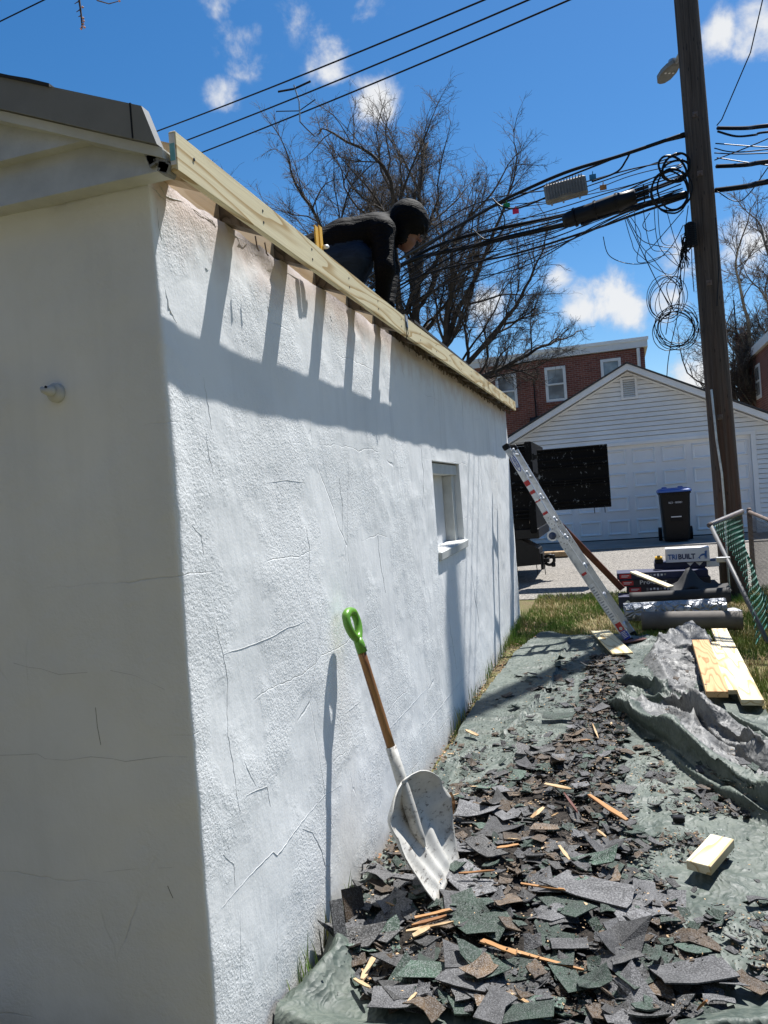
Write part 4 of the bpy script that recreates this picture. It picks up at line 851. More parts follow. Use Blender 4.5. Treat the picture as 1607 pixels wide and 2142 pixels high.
for y in (TY-.01, TY+1.5):
    mb = MB(); P = [(-1.35, y+.28*k/6, .53+g(12)) for k in range(7)]; mb.tube(P, [.40, .47, .48, .48, .48, .47, .40], 28); wl = mb.build('wheel', simple('tyre_rubber', (.02, .02, .02), .85) if 'tyre_rubber' not in MATS else MATS['tyre_rubber'], trk, True)
    mb = MB(); mb.tube([(-1.35, y-.004, .53+g(12)), (-1.35, y+.02, .53+g(12))], .25, 18); mb.build('rim', BLACKPL, wl)
mb = MB(); c = g(11.9); T = Matrix.Translation((-.42, TY+.1, .40+c))
mb.prism([(-.35, .36), (-.06, .32), (.28, .12), (.30, -.12), (-.10, -.14), (-.35, .10)], -.02, .5, lambda u, v, w: (u-.34, TY+.05+w, v+.38+c)); mb.build('tow_bracket', BLACKPL, trk)
mb = MB(); mb.box(-.10, .06, TY+.20, TY+.36, .27+c, .33+c); mb.box(-.06, -.02, TY+.12, TY+.44, .17+c, .42+c); mb.build('hitch_plate', BLACKPL, trk)
P = [(.06+.075*math.cos(RAD(a)), TY+.28, .30+c+.075*math.sin(RAD(a))) for a in range(-150, 151, 20)]; mb = MB(); mb.tube(P, .024, 8); mb.cbox(.08, .15, TY+.25, TY+.31, .33+c, .385+c, .01); mb.cbox(.09, .15, TY+.25, TY+.31, .19+c, .25+c, .01); mb.build('pintle_hook', BLACKPL, trk, True)
for x in (-.42, -.12, -.0): mb = MB(); mb.tube([(x, TY+.05, .28+c), (x+.01, TY+.05, .10+c)], .006, 5); mb.build('safety_chain', BLACKPL, trk)
mb = MB(); mb.box(-.70, -.48, TY-.02, TY+.0, .0+c, .45+c); mb.build('mud_flap', RUBBER, trk)
mb = MB(); p = at(1150, 1148, y=15.2); mb.cbox(p[0]-.35, p[0]+.35, 15.1, 15.3, g(15.2), g(15.2)+.10, .01); mb.build('timber_chock', SPLINT2, label='short brown timber lying in the alley behind the tow hook', cat='timber')

# ================================================================ RECYCLING BIN
bn = thing('recycling_bin', 'black wheeled bin with a blue lid standing before the garage door', 'bin', tuple([2.25, 17.2, g(17.2)]))
bx, by, bz = 2.27, 17.0, g(17.0)
mb = MB(); rows_ = [(.0, .235, .25), (.03, .245, .26), (.90, .285, .33), (.955, .29, .335), (.957, .31, .355), (.99, .31, .355)]
G = []
for z, a, b in rows_:
    c_ = .04; ring = [(-a+c_, -b), (a-c_, -b), (a, -b+c_), (a, b-c_), (a-c_, b), (-a+c_, b), (-a, b-c_), (-a, -b+c_)]; G.append([(bx+u, by+v, bz+z+.02) for u, v in ring+ring[:1]])
mb.grid(G); mb.add(G[0][:8], [tuple(range(8))]); mb.build('body', BLACKPL, bn)
mb = MB(); G = []
for z, a, b in ((.995, .325, .375), (1.03, .325, .375), (1.055, .30, .345), (1.075, .24, .28), (1.08, .0, .0)):
    c_ = min(.05, a*.2+.001); ring = [(-a+c_, -b), (a-c_, -b), (a, -b+c_), (a, b-c_), (a-c_, b), (-a+c_, b), (-a, b-c_), (-a, -b+c_)]; G.append([(bx+u, by+v, bz+z+.02) for u, v in ring+ring[:1]])
mb.grid(G); lid = mb.build('lid', BLUEPL, bn)
for x in (-.16, .16): mb = MB(); mb.cbox(bx+x-.05, bx+x+.05, by+.3, by+.42, bz+1.05, bz+1.12, .01); mb.build('lid_hinge', BLUEPL, lid)
for s in (-1, 1):
    mb = MB(); x = bx+s*.30; mb.tube([(x-.035, by+.27, bz+.14), (x+.035, by+.27, bz+.14)], .14, 20); wl = mb.build('wheel', RUBBER, bn); mb = MB(); mb.tube([(x-.038, by+.27, bz+.14), (x+.038, by+.27, bz+.14)], .07, 12); mb.build('hub', BLACKPL, wl)
mb = MB(); mb.tube([(bx-.25, by+.40, bz+1.0), (bx+.25, by+.40, bz+1.0)], .016, 6); mb.build('handle', BLACKPL, bn)
T = Matrix.Translation((bx, by-.335, bz+.80)) @ Matrix.Rotation(RAD(86), 4, 'X'); text('stamped_number', '023 - 80081', .055, T, INKW, bn)
mb = MB(); mb.box(bx-.10, bx+.10, by-.305, by-.296, bz+.50, bz+.52); mb.build('bar_label', INKW, bn)
mb = MB(); mb.box(bx-.12, bx+.12, by-.31, by-.27, bz+.42, bz+.49); mb.build('grab_bar', RUBBER, bn)
# ================================================================ LADDER
lad = thing('ladder', 'silver multi position aluminium ladder leaning on the far end of the white wall', 'ladder', (1.17, 7.32, .16))
LB = at(1318, 1342, z=.15); LT = at(1061, 938, y=LB[1]+.10); LH = LB+(LT-LB)*.56+np.array([-.022, 0, -.012])
hd = unit([LT[0]-LB[0], LT[1]-LB[1], 0]); RD = np.array([-hd[1], hd[0], 0]); RD = RD if RD[1] > 0 else -RD
def seg(a, b):
    l = unit(b-a); n_ = np.cross(RD, l); return l, n_
def railbox(a, b, off, wd, th, name, m, par, extra=0.0):
    l, n_ = seg(a, b); L = np.linalg.norm(b-a); T = basis(a+RD*off, RD, l, n_); mb = MB()
    mb.cbox(-th/2, th/2, -extra, L+extra, -wd/2, wd/2, .004, T); return mb.build(name, m, par), T, L
for k, off in enumerate((0.0, .33)):
    o1, T1, L1 = railbox(LB, LH, off, .068, .028, 'lower_rail', ALU, lad); o2, T2, L2 = railbox(LH, LT, off, .060, .024, 'upper_rail', ALU, lad)
    mb = MB(); mb.box(-.006, .006, .1, L1-.1, .028, .0375, T1 @ Matrix.Translation((-.018, 0, 0))); mb.box(-.006, .006, .1, L1-.1, -.0375, -.028, T1 @ Matrix.Translation((-.018, 0, 0))); mb.build('rail_flange', ALU, o1)
    mb = MB(); mb.cbox(-.018, .018, L2-.015, L2+.045, -.035, .035, .008, T2); mb.build('end_cap', BLACKPL, lad)
    mb = MB(); mb.cbox(-.02, .02, -.03, .03, -.040, .040, .008, T1); mb.build('foot', BLACKPL, lad)
    # hinge
    for T, s in ((T1, 1), (T2, 0)):
        L0 = L1 if s else 0; mb = MB(); mb.cbox(-.021, -.0155, L0-.20 if s else .0, L0 if s else .20, -.034, .034, .001, T); hp = mb.build('hinge_plate', ALU, lad)
        for i in range(6): mb = MB(); y = (L0-.17+.025*i) if s else .05+.022*i; z = (-.018, .016, .0)[i % 3]; mb.tube([T @ Vector((-.0212, y, z)), T @ Vector((-.0225, y, z))], .0048, 8); mb.build('rivet', BLACKPL, hp)
    mb = MB(); c_ = T2 @ Vector((-.018, -.005, -.05)); mb.tube([np.array(c_)+RD*.02, np.array(c_)-RD*.016], .052, 20); mb.build('hinge_disc', ALU, lad)
    mb = MB(); mb.tube([np.array(c_)-RD*.016, np.array(c_)-RD*.034], [.036, .032], 16); mb.build('hinge_knob', simple('hinge_blue', (.035, .05, .10), .45) if 'hinge_blue' not in MATS else MATS['hinge_blue'], lad, True)
for a, b in ((LB, LH), (LH, LT)):
    L = np.linalg.norm(b-a)
    for k in range(4):
        c_ = a+(b-a)*(.12+.27*k); mb = MB(); mb.tube([c_-RD*.02, c_+RD*.35], .016, 8); mb.build('rung', ALU, lad)
        l, n_ = seg(a, b); mb = MB(); q = c_+n_*.048; mb.tube([q-l*.02-RD*.02, q+l*.02-RD*.02, q+l*.03+RD*.01], .011, 6); mb.build('rung_lock', simple('lock_grey', (.42, .45, .5), .45) if 'lock_grey' not in MATS else MATS['lock_grey'], lad)
def sticker(a, b, s0, s1, w0, w1, m, nm, th=.0163):
    l, n_ = seg(a, b); T = basis(a, RD, l, n_); mb = MB(); mb.box(-th, -th+.0005, s0, s1, w0, w1, T); return mb.build(nm, m, lad)
sticker(LB, LH, .12, .20, -.030, .030, INKR, 'red_label'); sticker(LB, LH, .03, .118, -.030, .030, simple('label_blue', (.03, .05, .35), .5), 'blue_label'); sticker(LB, LH, .22, .62, -.030, .02, INKW, 'instruction_label', .0159)
for k in range(14): sticker(LB, LH, .24+.026*k, .252+.026*k, -.026, .010 if k % 3 else -.004, simple('label_grey', (.28, .29, .31), .6) if 'label_grey' not in MATS else MATS['label_grey'], 'label_print', .0163)
for k in range(5): sticker(LB, LH, .05+.013*k, .056+.013*k, -.025, .02-.006*(k % 2), INKW, 'label_print', .0168)
sticker(LB, LH, .72, .745, -.030, .02, INKR, 'red_label')
UP = np.linalg.norm(LT-LH)
for s0, s1, m in ((.20, .225, INKR), (.235, .33, INKW), (.34, .355, INKR), (.365, .42, INKW), (.43, .462, INKR), (.47, .515, INKW), (.52, .57, INKR)): sticker(LH, LT, s0, s1, -.028, .022, m, 'warning_label', .0143 if m is INKW else .0146)
l, n_ = seg(LH, LT); c_ = LH+l*(UP-.16)-RD*.0126
OVB = simple('oval_blue', (.03, .06, .30), .45)
for rx, ry, m, e in ((.10, .026, OVB, .0005), (.09, .018, INKW, .0011)):
    mb = MB(); mb.prism([(rx*math.cos(t)*(1 if True else 1), ry*math.sin(t)) for t in np.linspace(0, 2*math.pi, 25)[:-1]], 0, e, lambda u, v, w: tuple(c_+l*u+n_*v-RD*w)); mb.build('brand_oval', m, lad)
T = basis(c_-RD*.0016, -l, -n_, -RD)
tt = np.cross(-l, -n_)
if np.dot(tt, -RD) < 0: T = basis(c_-RD*.0016, -l, n_, np.cross(-l, n_))
text('brand_name', 'WERNER', .030, T, OVB, lad, bold=.0006)

# rust red bar leaning behind the ladder
A = at(1172, 1098, y=8.9); Bq = at(1302, 1232, y=9.35); A = Bq+(A-Bq)*1.12
d_ = unit(Bq-A); sd = unit(np.cross(d_, [.1, 1, .2])); n_ = np.cross(d_, sd); mb = MB(); mb.cbox(-.012, .012, 0, np.linalg.norm(Bq-A), -.036, .036, .003, basis(A, n_, d_, sd)); mb.build('leaning_bar', REDWOOD, label='dark red steel bar slanting down behind the ladder to the box stack', cat='bar')

# ================================================================ BOXES, ROLLS, BOARDS BEHIND THE TARP
def board(name, label, a, b, wd, th, m, cat='board', group=None, roll=0.0, z0=None):
    """plank from a to b (centre of underside ends), width wd, thickness th"""
    a, b = np.array(a, float), np.array(b, float); l = unit(b-a); s = unit(np.cross(l, [0, 0, 1])); u = np.cross(s, l)
    if roll: s, u = s*math.cos(roll)+u*math.sin(roll), u*math.cos(roll)-s*math.sin(roll)
    mb = MB(); mb.cbox(-wd/2, wd/2, 0, np.linalg.norm(b-a), 0, th, .002); o = mb.build(name, m, None, label=label, cat=cat, group=group); o.matrix_basis = basis(a, s, l, u); return o
def carton(name, label, x0, x1, y0, y1, z0, z1, m, rz=0.0):
    t = thing(name, label, 'box', ((x0+x1)/2, (y0+y1)/2, z0)); mb = MB(); T = Matrix.Translation(((x0+x1)/2, (y0+y1)/2, z0)) @ Matrix.Rotation(rz, 4, 'Z')
    mb.cbox(-(x1-x0)/2, (x1-x0)/2, -(y1-y0)/2, (y1-y0)/2, 0, z1-z0, .003, T); mb.build('carton', m, t); return t, T, (x1-x0), (y1-y0), (z1-z0)
def face_patch(t, T, D, u0, u1, v0, v1, m, nm, e=.001):
    mb = MB(); mb.box(u0, u1, -D/2-e, -D/2-e*.2, v0, v1, T); return mb.build(nm, m, t)
def face_text(t, T, D, s, size, u, v, m, nm, bold=0, width=None):
    text(nm, s, size, T @ Matrix.Translation((u, -D/2-.0016, v)) @ Matrix.Rotation(RAD(90), 4, 'X'), m, t, bold=bold, width=width)
z = g(9.4)
t, T, W_, D, H = carton('blue_carton', 'navy carton with white diamonds at the bottom of the box stack', 1.06, 2.06, 9.16, 9.5, z-.01, z+.155, NAVY)
for u in (-.40, -.27, -.14):
    mb = MB(); mb.prism([(u, .035), (u+.05, .08), (u, .125), (u-.05, .08)], -D/2-.001, -D/2-.0003, lambda a, b, w, T=T: tuple(T @ Vector((a, w, b)))); mb.build('diamond', INKW, t)
zz = z+.156
for i, (s, u0, dy, c_) in enumerate((('QUICK START', .06, 0, DKCARD), ('Pro-Start', -.02, .0, DKCARD), ('TRILAYMENT', -.04, .02, NAVY))):
    t, T, W_, D, H = carton('shingle_carton', ('lowest of the three thin dark cartons with red logo squares', 'middle thin dark carton lettered in white in the stack', 'uppermost of the three thin dark cartons with red logo squares')[i], 1.10+u0, 2.10+u0, 9.42+dy, 9.78+dy, zz, zz+.078, c_); zz += .0795
    face_patch(t, T, D, -.47, -.34, .012, .066, INKR, 'logo_square'); mb = None
    face_patch(t, T, D, -.45, -.36, .042, .050, INKW, 'logo_line', .0016); face_patch(t, T, D, -.45, -.38, .028, .034, INKW, 'logo_line', .0016)
    if i == 1: face_text(t, T, D, s, .066, -.12, .042, INKW, 'lettering', .0008, .30)
    else:
        for q_ in range(9): face_patch(t, T, D, -.28+.038*q_, -.28+.038*q_+.022, .026+.004*(q_ % 3), .056-.003*(q_ % 2), INKW if q_ % 4 else GREYTRIM, 'worn_lettering')
t, T, W_, D, H = carton('nail_carton', 'navy carton with white chevrons right under the white lettered box', 1.50, 2.22, 9.70, 10.0, zz+.001, zz+.072, NAVY, -.03)
for u in (.0, .10): mb = MB(); mb.prism([(u, .06), (u+.08, .06), (u+.04, .02)], -D/2-.001, -D/2-.0003, lambda a, b, w, T=T: tuple(T @ Vector((a, w, b)))); mb.build('chevron', INKW, t)
face_patch(t, T, D, .22, .355, .004, .066, CARD, 'side_label')
zz += .0735
t, T, W_, D, H = carton('white_carton', 'white box with large dark blue lettering and a dog emblem on top of the stack', 1.63, 2.115, 9.66, 9.86, zz, zz+.165, CARD, -.06)
face_text(t, T, D, 'TRI', .082, -.163, .062, INKB, 'lettering', .003, .102); face_text(t, T, D, 'BUILT', .082, -.008, .062, INK, 'lettering', .003, .188)
dog = [(-.075, .0), (-.05, .012), (-.036, .0), (-.028, .002), (-.034, .016), (-.022, .03), (.0, .036), (.022, .04), (.03, .012), (.028, .0), (.036, .0), (.042, .03), (.048, .0), (.056, .0), (.056, .05), (.058, .072), (.06, .092), (.052, .088), (.046, .096), (.042, .086), (.024, .078), (.026, .074), (.036, .072), (.028, .060), (.0, .058), (-.022, .048), (-.045, .024), (-.062, .01)]
mb = MB(); mb.prism([(u*.85+.165, v*1.05+.030) for u, v in dog], -D/2-.0015, -D/2-.0004, lambda a, b, w, T=T: tuple(T @ Vector((a, w, b)))); mb.build('dog_emblem', INKB, t)
dr = thing('cordless_drill_battery', 'yellow and black tool battery standing beside the white lettered box', 'battery', (1.54, 9.66, zz))
mb = MB(); mb.cbox(1.50, 1.595, 9.60, 9.70, zz, zz+.05, .008); mb.build('base', BLACKPL, dr); mb = MB(); mb.cbox(1.505, 1.59, 9.605, 9.695, zz+.0505, zz+.085, .012); mb.build('cover', YELLOW, dr); mb = MB(); mb.cbox(1.53, 1.565, 9.602, 9.66, zz+.086, zz+.096, .003); mb.build('latch', INKK, dr)
board('loose_board', 'pale new board lying slanted across the dark cartons', (1.24, 9.40, z+.40), (1.62, 9.02, z+.255), .10, .019, PINE)
def roll(name, label, x0, x1, y, zc, r, m, tilt=0.0, dy=0.0, core=True):
    t = thing(name, label, 'roll', ((x0+x1)/2, y, zc-r)); mb = MB(); n = 24; P = []; 
    for i in range(n+1): f = i/n; P.append((x0+(x1-x0)*f, y+dy*f, zc+tilt*f))
    mb.tube(P, [r*(1+.03*fb(i*.4, zc*9, y)) for i in range(n+1)], 22); mb.build('wrap', m, t, True)
    for e, q in ((-1, P[0]), (1, P[-1])): mb = MB(); mb.tube([(q[0]+e*.0012, q[1], q[2]), (q[0]+e*.0022, q[1], q[2])], r*.34, 12); mb.build('core', BLACKPL, t)
    return t
roll('felt_roll', 'brown grey felt roll in front, nearest of the three rolls', 1.27, 2.17, 7.93, .238, .092, BRFELT, -.01, -.05)
roll('foil_roll', 'crumpled silver plastic wrapped roll between the two dark rolls', 1.11, 2.10, 8.42, .248, .098, FOIL, .02, 0)
roll('felt_roll', 'dark grey felt roll farthest back, against the cartons', 1.18, 2.20, 8.86, .315, .078, FELT, .02, 0)
mb = MB(); G = []
for i in range(14):
    row = []
    for j in range(10):
        u, v = i/13, j/9; x = 1.62+.62*u; y = 9.30-.30*v; zt = z+.20+.20*math.exp(-((u-.36)/.16)**2)*(1-v*.7)+.05*(1-v)+.01*fb(u*5, v*5); row.append((x, y, zt))
    G.append(row)
mb.grid(G); o = mb.build('felt_scrap', FELT, None, True, label='peaked scrap of black roofing felt draped beside the cartons', cat='roofing felt')
sm = o.modifiers.new('thick', 'SOLIDIFY'); sm.thickness = .003
t, T, W_, D, H = carton('small_white_box', 'small white box on the grass beside the end of the silver roll', 2.09, 2.25, 8.55, 8.75, g(8.6), g(8.6)+.07, CARD, .2)
board('long_plank', 'long pale plank lying on the grass at the right, marked with fence shadow', (1.93, 7.60, .17), (1.835, 5.22, .155), .13, .038, PINE)
board('short_plank', 'short orange plank resting on the folded tarp with cut end facing us', (1.69, 6.75, .235), (1.635, 5.24, .20), .13, .040, FIR)
board('narrow_board', 'yellowish board half hidden beneath the short orange plank', (1.80, 6.95, .185), (1.745, 5.45, .165), .10, .03, PT)
board('wood_offcut', 'small pale pine block with dark crumbs lying alone on the tarp', (1.307, 3.078, .112), (1.42, 3.31, .118), .092, .036, PINE, 'offcut')
board('plywood_strip', 'short plywood board under the foot of the ladder', (.875, 7.66, .19), (1.075, 6.72, .165), .17, .016, PT)
board('red_shim', 'thin dark red shim beneath the ladder foot', (1.06, 7.20, .165), (1.28, 7.38, .165), .07, .012, REDWOOD, 'shim')

# ================================================================ FENCE AND LEANING GATE
def chainlink(A, Bv, Cv, Dv, step, r, name, m, par, bulge=0.0):
    """woven diamonds over the quad A (low start), B (low end), C (high end), D (high start)"""
    A, Bv, Cv, Dv = [np.array(q, float) for q in (A, Bv, Cv, Dv)]; Lw = np.linalg.norm(Bv-A); Lh = np.linalg.norm(Dv-A); nw = int(Lw/step); nh = int(Lh/step*2)
    nrm = unit(np.cross(Bv-A, Dv-A)); P = []
    def pt(u, v): return (A*(1-u)+Bv*u)*(1-v)+(Dv*(1-u)+Cv*u)*v+nrm*bulge*math.sin(3.1*u+1)*math.sin(math.pi*v)
    for i in range(nw):
        P.append([pt(min(1, max(0, (i+.5+(.5 if j % 2 else -.5)*.98)/nw)), j/nh)+nrm*(.0028 if j % 2 else -.0028) for j in range(nh+1)])
    P = np.array(P); v, q = fast_tubes(P, np.full(P.shape[:2], r), 4); return fast_mesh(name, v, q, m, par)
fen = thing('chain_link_fence', 'rusty chain link fence along the right edge of the yard', 'fence', (2.62, 9.0, g(9)))
FX = lambda y: 2.70-.04*(10.6-y)
posts = [10.55, 8.05, 5.5, 3.0]
for y in posts:
    mb = MB(); zz = g(y); mb.tube([(FX(y), y, zz-.2), (FX(y), y, zz+.98), (FX(y), y, zz+1.0)], [.030, .030, .02], 12); mb.build('post', RUSTPIPE, fen, True)
mb = MB(); mb.tube([(FX(y), y, g(y)+.95) for y in posts], .021, 10); mb.build('top_rail', RUSTPIPE, fen, True)
for i in range(3):
    a, b = posts[i], posts[i+1]; chainlink((FX(a)-.02, a, g(a)+.03), (FX(b)-.02, b, g(b)+.03), (FX(b)-.02, b, g(b)+.93), (FX(a)-.02, a, g(a)+.93), .055, .0023, 'chain_link', WIRE, fen)
for i in range(3):
    for f in (.2, .5, .8): a, b = posts[i], posts[i+1]; y = a+(b-a)*f; mb = MB(); mb.tube([(FX(y)-.024, y, g(y)+.92), (FX(y), y-.004, g(y)+.978), (FX(y)+.022, y, g(y)+.95)], .003, 4); mb.build('tie_wire', STEEL, fen)
gat = thing('leaning_gate', 'loose chain link gate with green coated mesh leaning by the pole', 'gate', (2.3, 8.4, g(8.4)))
GA = np.array([2.03, 8.64, 1.10]); GB = np.array([2.50, 9.75, 1.17]); GC = np.array([2.262, 7.18, .15]); GD = np.array([2.62, 8.75, .16])
mb = MB(); mb.tube([GA-(GB-GA)*.03, GB], .026, 12); tr = mb.build('top_tube', RUSTPIPE, gat, True)
mb = MB(); mb.tube([GA, GC], .021, 12); mb.build('side_tube', simple('grey_tube', (.10, .10, .10), .55), gat, True)
for k in range(26):
    q = GA+(GB-GA)*(.02+.96*k/25); mb = MB(); d_ = unit(GB-GA); u_ = unit(np.cross(d_, [1, 0, 0])); w_ = np.cross(d_, u_); mb.tube([q+.029*(math.cos(a)*u_+math.sin(a)*w_)+d_*.006*a/6.3 for a in np.linspace(0, 6.28, 9)], .003, 4); mb.build('tie_coil', STEEL, tr)
chainlink(GC-np.array([.10, .05, 0]), GD, GB, GA, .085, .0034, 'chain_link', GREENVN, gat, .13)
mb = MB(); q = GA+(GC-GA)*.33; mb.cbox(q[0]-.10, q[0]+.03, q[1]-.02, q[1]+.02, q[2]-.03, q[2]+.02, .004); mb.build('gate_latch', STEEL, gat)
q = GC*.25+GA*.75
# ================================================================ TARP
def poly_dist(x, y, pts):
    """signed distance (positive on the left of travel) and run fraction to a polyline"""
    best = (9, 0, 0); n = len(pts)-1
    for i in range(n):
        ax, ay = pts[i]; bx_, by_ = pts[i+1]; dx, dy = bx_-ax, by_-ay; L2 = dx*dx+dy*dy; t = max(0, min(1, ((x-ax)*dx+(y-ay)*dy)/L2)); ex, ey = x-ax-dx*t, y-ay-dy*t; d = math.hypot(ex, ey)
        if d < best[0]: best = (d, 1 if dx*ey-dy*ex > 0 else -1, (i+t)/n)
    return best
FOLDS = [  # points, height, width right of travel (camera side), width left, exponent
    ([(-.02, 2.13), (.25, 2.07), (.6, 2.10), (1.0, 2.18), (1.4, 2.31), (2.05, 2.45)], .085, .08, .08, .8),
    ([(1.00, 5.34), (1.10, 5.20), (1.22, 4.95), (1.40, 4.55), (1.57, 4.08), (1.85, 3.55), (2.05, 3.3)], .16, .06, .15, 1.0),
    ([(1.20, 5.55), (1.42, 5.30), (1.62, 4.75), (1.85, 4.25), (2.05, 4.0)], .10, .05, .09, 1.0),
    ([(1.30, 4.45), (1.44, 4.05), (1.58, 3.78), (1.80, 3.52), (2.05, 3.2)], .06, .035, .10, 1.0),
    ([(1.05, 5.9), (1.25, 5.75), (1.38, 5.45)], .10, .05, .12, 1.0), ([(1.14, 5.05), (1.34, 4.55), (1.48, 4.12), (1.7, 3.72)], .05, .03, .04, 1.0), ([(1.45, 5.15), (1.58, 4.62), (1.78, 4.15)], .05, .03, .05, 1.0), ([(1.5, 5.5), (1.7, 5.0), (1.95, 4.5)], .06, .04, .06, 1.0), ([(1.34, 6.9), (1.6, 6.75), (1.78, 6.9)], .04, .05, .06, 1.0), ([(1.3, 6.3), (1.5, 6.25), (1.7, 6.45)], .05, .04, .07, 1.0), ([(1.02, 6.55), (1.12, 6.0), (1.10, 5.4), (1.05, 4.6), (1.06, 4.1)], .035, .05, .09, 1), ([(.80, 6.9), (.80, 5.6), (.76, 4.7)], .028, .05, .05, 1),
    ([(1.30, 6.5), (1.45, 7.1), (1.70, 7.6)], .12, .12, .10, .9), ([(1.30, 6.5), (1.36, 5.9), (1.5, 5.4)], .09, .08, .10, .9), ([(1.70, 7.55), (1.78, 7.1), (1.70, 6.1)], .10, .10, .05, .9),
    ([(.16, 3.55), (.12, 3.85), (.10, 4.15), (.2, 4.45)], .06, .05, .05, .8), ([(.02, 2.62), (.10, 2.40), (.06, 2.2)], .10, .06, .08, .9), ([(.04, 3.0), (.10, 2.86)], .07, .04, .05, .9),
    ([(1.72, 6.0), (1.86, 5.5), (2.0, 5.0)], .06, .08, .06, .8), ([(.25, 6.1), (.55, 5.9)], .02, .05, .06, 1), ([(.3, 7.0), (.55, 6.9)], .018, .05, .05, 1), ([(1.2, 3.6), (1.3, 3.3), (1.5, 2.95)], .02, .06, .07, 1), ([(1.25, 2.9), (1.5, 2.7), (1.75, 2.62)], .022, .05, .06, 1), ([(1.3, 2.62), (1.6, 2.5)], .02, .04, .06, 1)]
rf = random.Random(44)
def rand_ridge(cx, cy, ang, L, h_, w_):
    P = [(cx+math.cos(ang)*L*(t-.5)-math.sin(ang)*L*.07*math.sin(5*t+cx*9), cy+math.sin(ang)*L*(t-.5)+math.cos(ang)*L*.07*math.sin(5*t+cx*9)) for t in (0, .33, .66, 1)]; FOLDS.append((P, h_, w_, w_*rf.uniform(1, 1.8), 1.0))
for k in range(34):      # sharp creases of the bunched heap, mostly along its run
    t = rf.random(); rand_ridge(1.12+.75*t+rf.uniform(-.12, .25), 5.45-1.75*t+rf.uniform(-.2, .3), -1.12+rf.gauss(0, .28), rf.uniform(.4, 1.0), rf.uniform(.03, .065), rf.uniform(.018, .034))
for k in range(22): rand_ridge(rf.uniform(1.28, 1.78), rf.uniform(5.5, 7.5), rf.uniform(0, 3.1), rf.uniform(.2, .5), rf.uniform(.02, .05), rf.uniform(.02, .04))
for k in range(80): rand_ridge(rf.uniform(.1, 2.0), rf.uniform(2.2, 7.8), rf.gauss(.25, .5), rf.uniform(.15, .6), rf.uniform(.007, .02), rf.uniform(.014, .03))
FBOX = [(min(p[0] for p in f[0])-max(f[2], f[3]), max(p[0] for p in f[0])+max(f[2], f[3]), min(p[1] for p in f[0])-max(f[2], f[3]), max(p[1] for p in f[0])+max(f[2], f[3])) for f in FOLDS]
BUMPS = [(1.50, 6.55, .24, .75, .07), (1.70, 7.35, .13, .3, .07), (1.2, 6.05, .16, .35, .05), (1.55, 4.9, .2, .4, .05), (.95, 7.45, .3, .25, .03)]
XL = lambda y: float(np.interp(y, [1.7, 2.1, 2.6, 2.9, 3.8, 4.1, 5.3, 7.0, 8.2], [.012, .012, .012, .02, .02, .035, .05, .13, .30]))
XR = lambda y: float(np.interp(y, [1.7, 4.4, 5.1, 5.5, 5.9, 6.2, 7.5, 7.9], [2.1, 2.1, 1.93, 1.86, 1.76, 1.74, 1.84, 1.80]))
YF = lambda x: float(np.interp(x, [.3, .36, .6, .9, 1.24, 1.45, 1.7, 1.85], [8.0, 8.02, 7.78, 7.82, 7.6, 7.5, 7.72, 7.5]))
FLAP = lambda y: float(np.interp(y, [4.78, 4.98, 5.85, 7.51], [.36, .41, .54, .60]))
def tarp_z(x, y):
    h = g(y)+.004
    m = max(.15, fb(x*1.7+3, y*1.3, 4.4, 2)+.55)
    fz_ = .9+(.35 if (x > 1.12 and y > 3.5) else 0); wx_, wy_ = .12*noise.noise(Vector((x*2.5, y*2.5, 7))), .12*noise.noise(Vector((x*2.5, y*2.5, 3))); q1 = noise.voronoi(Vector(((x+wx_)*4.2+y*.9, (y+wy_)*2.3, 0)))[0]; q2 = noise.voronoi(Vector(((x+wx_)*11, (y+wy_)*7+x*3, 4)))[0]; h += m*fz_*(.026*max(0, .55-(q1[1]-q1[0]))+.011*max(0, .6-(q2[1]-q2[0])))+.003*fb(x*16, y*13, 2, 2)
    for (pts, H, wr, wl, ex), bb_ in zip(FOLDS, FBOX):
        if not (bb_[0] < x < bb_[1] and bb_[2] < y < bb_[3]): continue
        d, s, t = poly_dist(x, y, pts)
        w = wl if s > 0 else wr
        if d < w:
            e = math.sin(math.pi*min(1, max(0, .06+.88*t)))**.5*(.8+.35*noise.noise(Vector((t*6, H*90, 0)))); h += H*e*(1-d/w)**ex*(1 if d > .012 else 1)
    for cx, cy, sx, sy, H in BUMPS: h += H*math.exp(-((x-cx)/sx)**2-((y-cy)/sy)**2)
    if 4.75 < y < 7.6:
        e = FLAP(y)-x
        if e > 0: h += .016+.012*math.exp(-(e/.03)**2)
    if y < 3.0 and x < .14: h += .10*(1-x/.14)*max(0, fb(y*3, 1.2)+.35)
    return h
def tarp_shift(x, y):
    sx = sy = 0.0
    for pts, Hh, wr, wl, ex in FOLDS[:9]:
        d, s, t = poly_dist(x, y, pts); w = wl if s > 0 else wr
        if d < w:
            k = min(len(pts)-2, int(t*(len(pts)-1))); dx, dy = pts[k+1][0]-pts[k][0], pts[k+1][1]-pts[k][1]; L = math.hypot(dx, dy); q = .75*Hh*(1-d/w)**.9*math.sin(math.pi*min(1, max(0, .06+.88*t)))**.5
            sx += q*dy/L; sy -= q*dx/L
    return sx, sy
SILV = [[(1.22, 6.45), (1.42, 7.1), (1.68, 7.7), (1.84, 7.4), (1.80, 6.6), (1.58, 5.9), (1.46, 5.42), (1.34, 5.55)], [(1.16, 5.22), (1.40, 5.40), (1.52, 5.45), (1.64, 4.95), (1.85, 4.45), (2.08, 4.1), (2.08, 3.45), (1.85, 3.70), (1.60, 4.16), (1.42, 4.62)]]
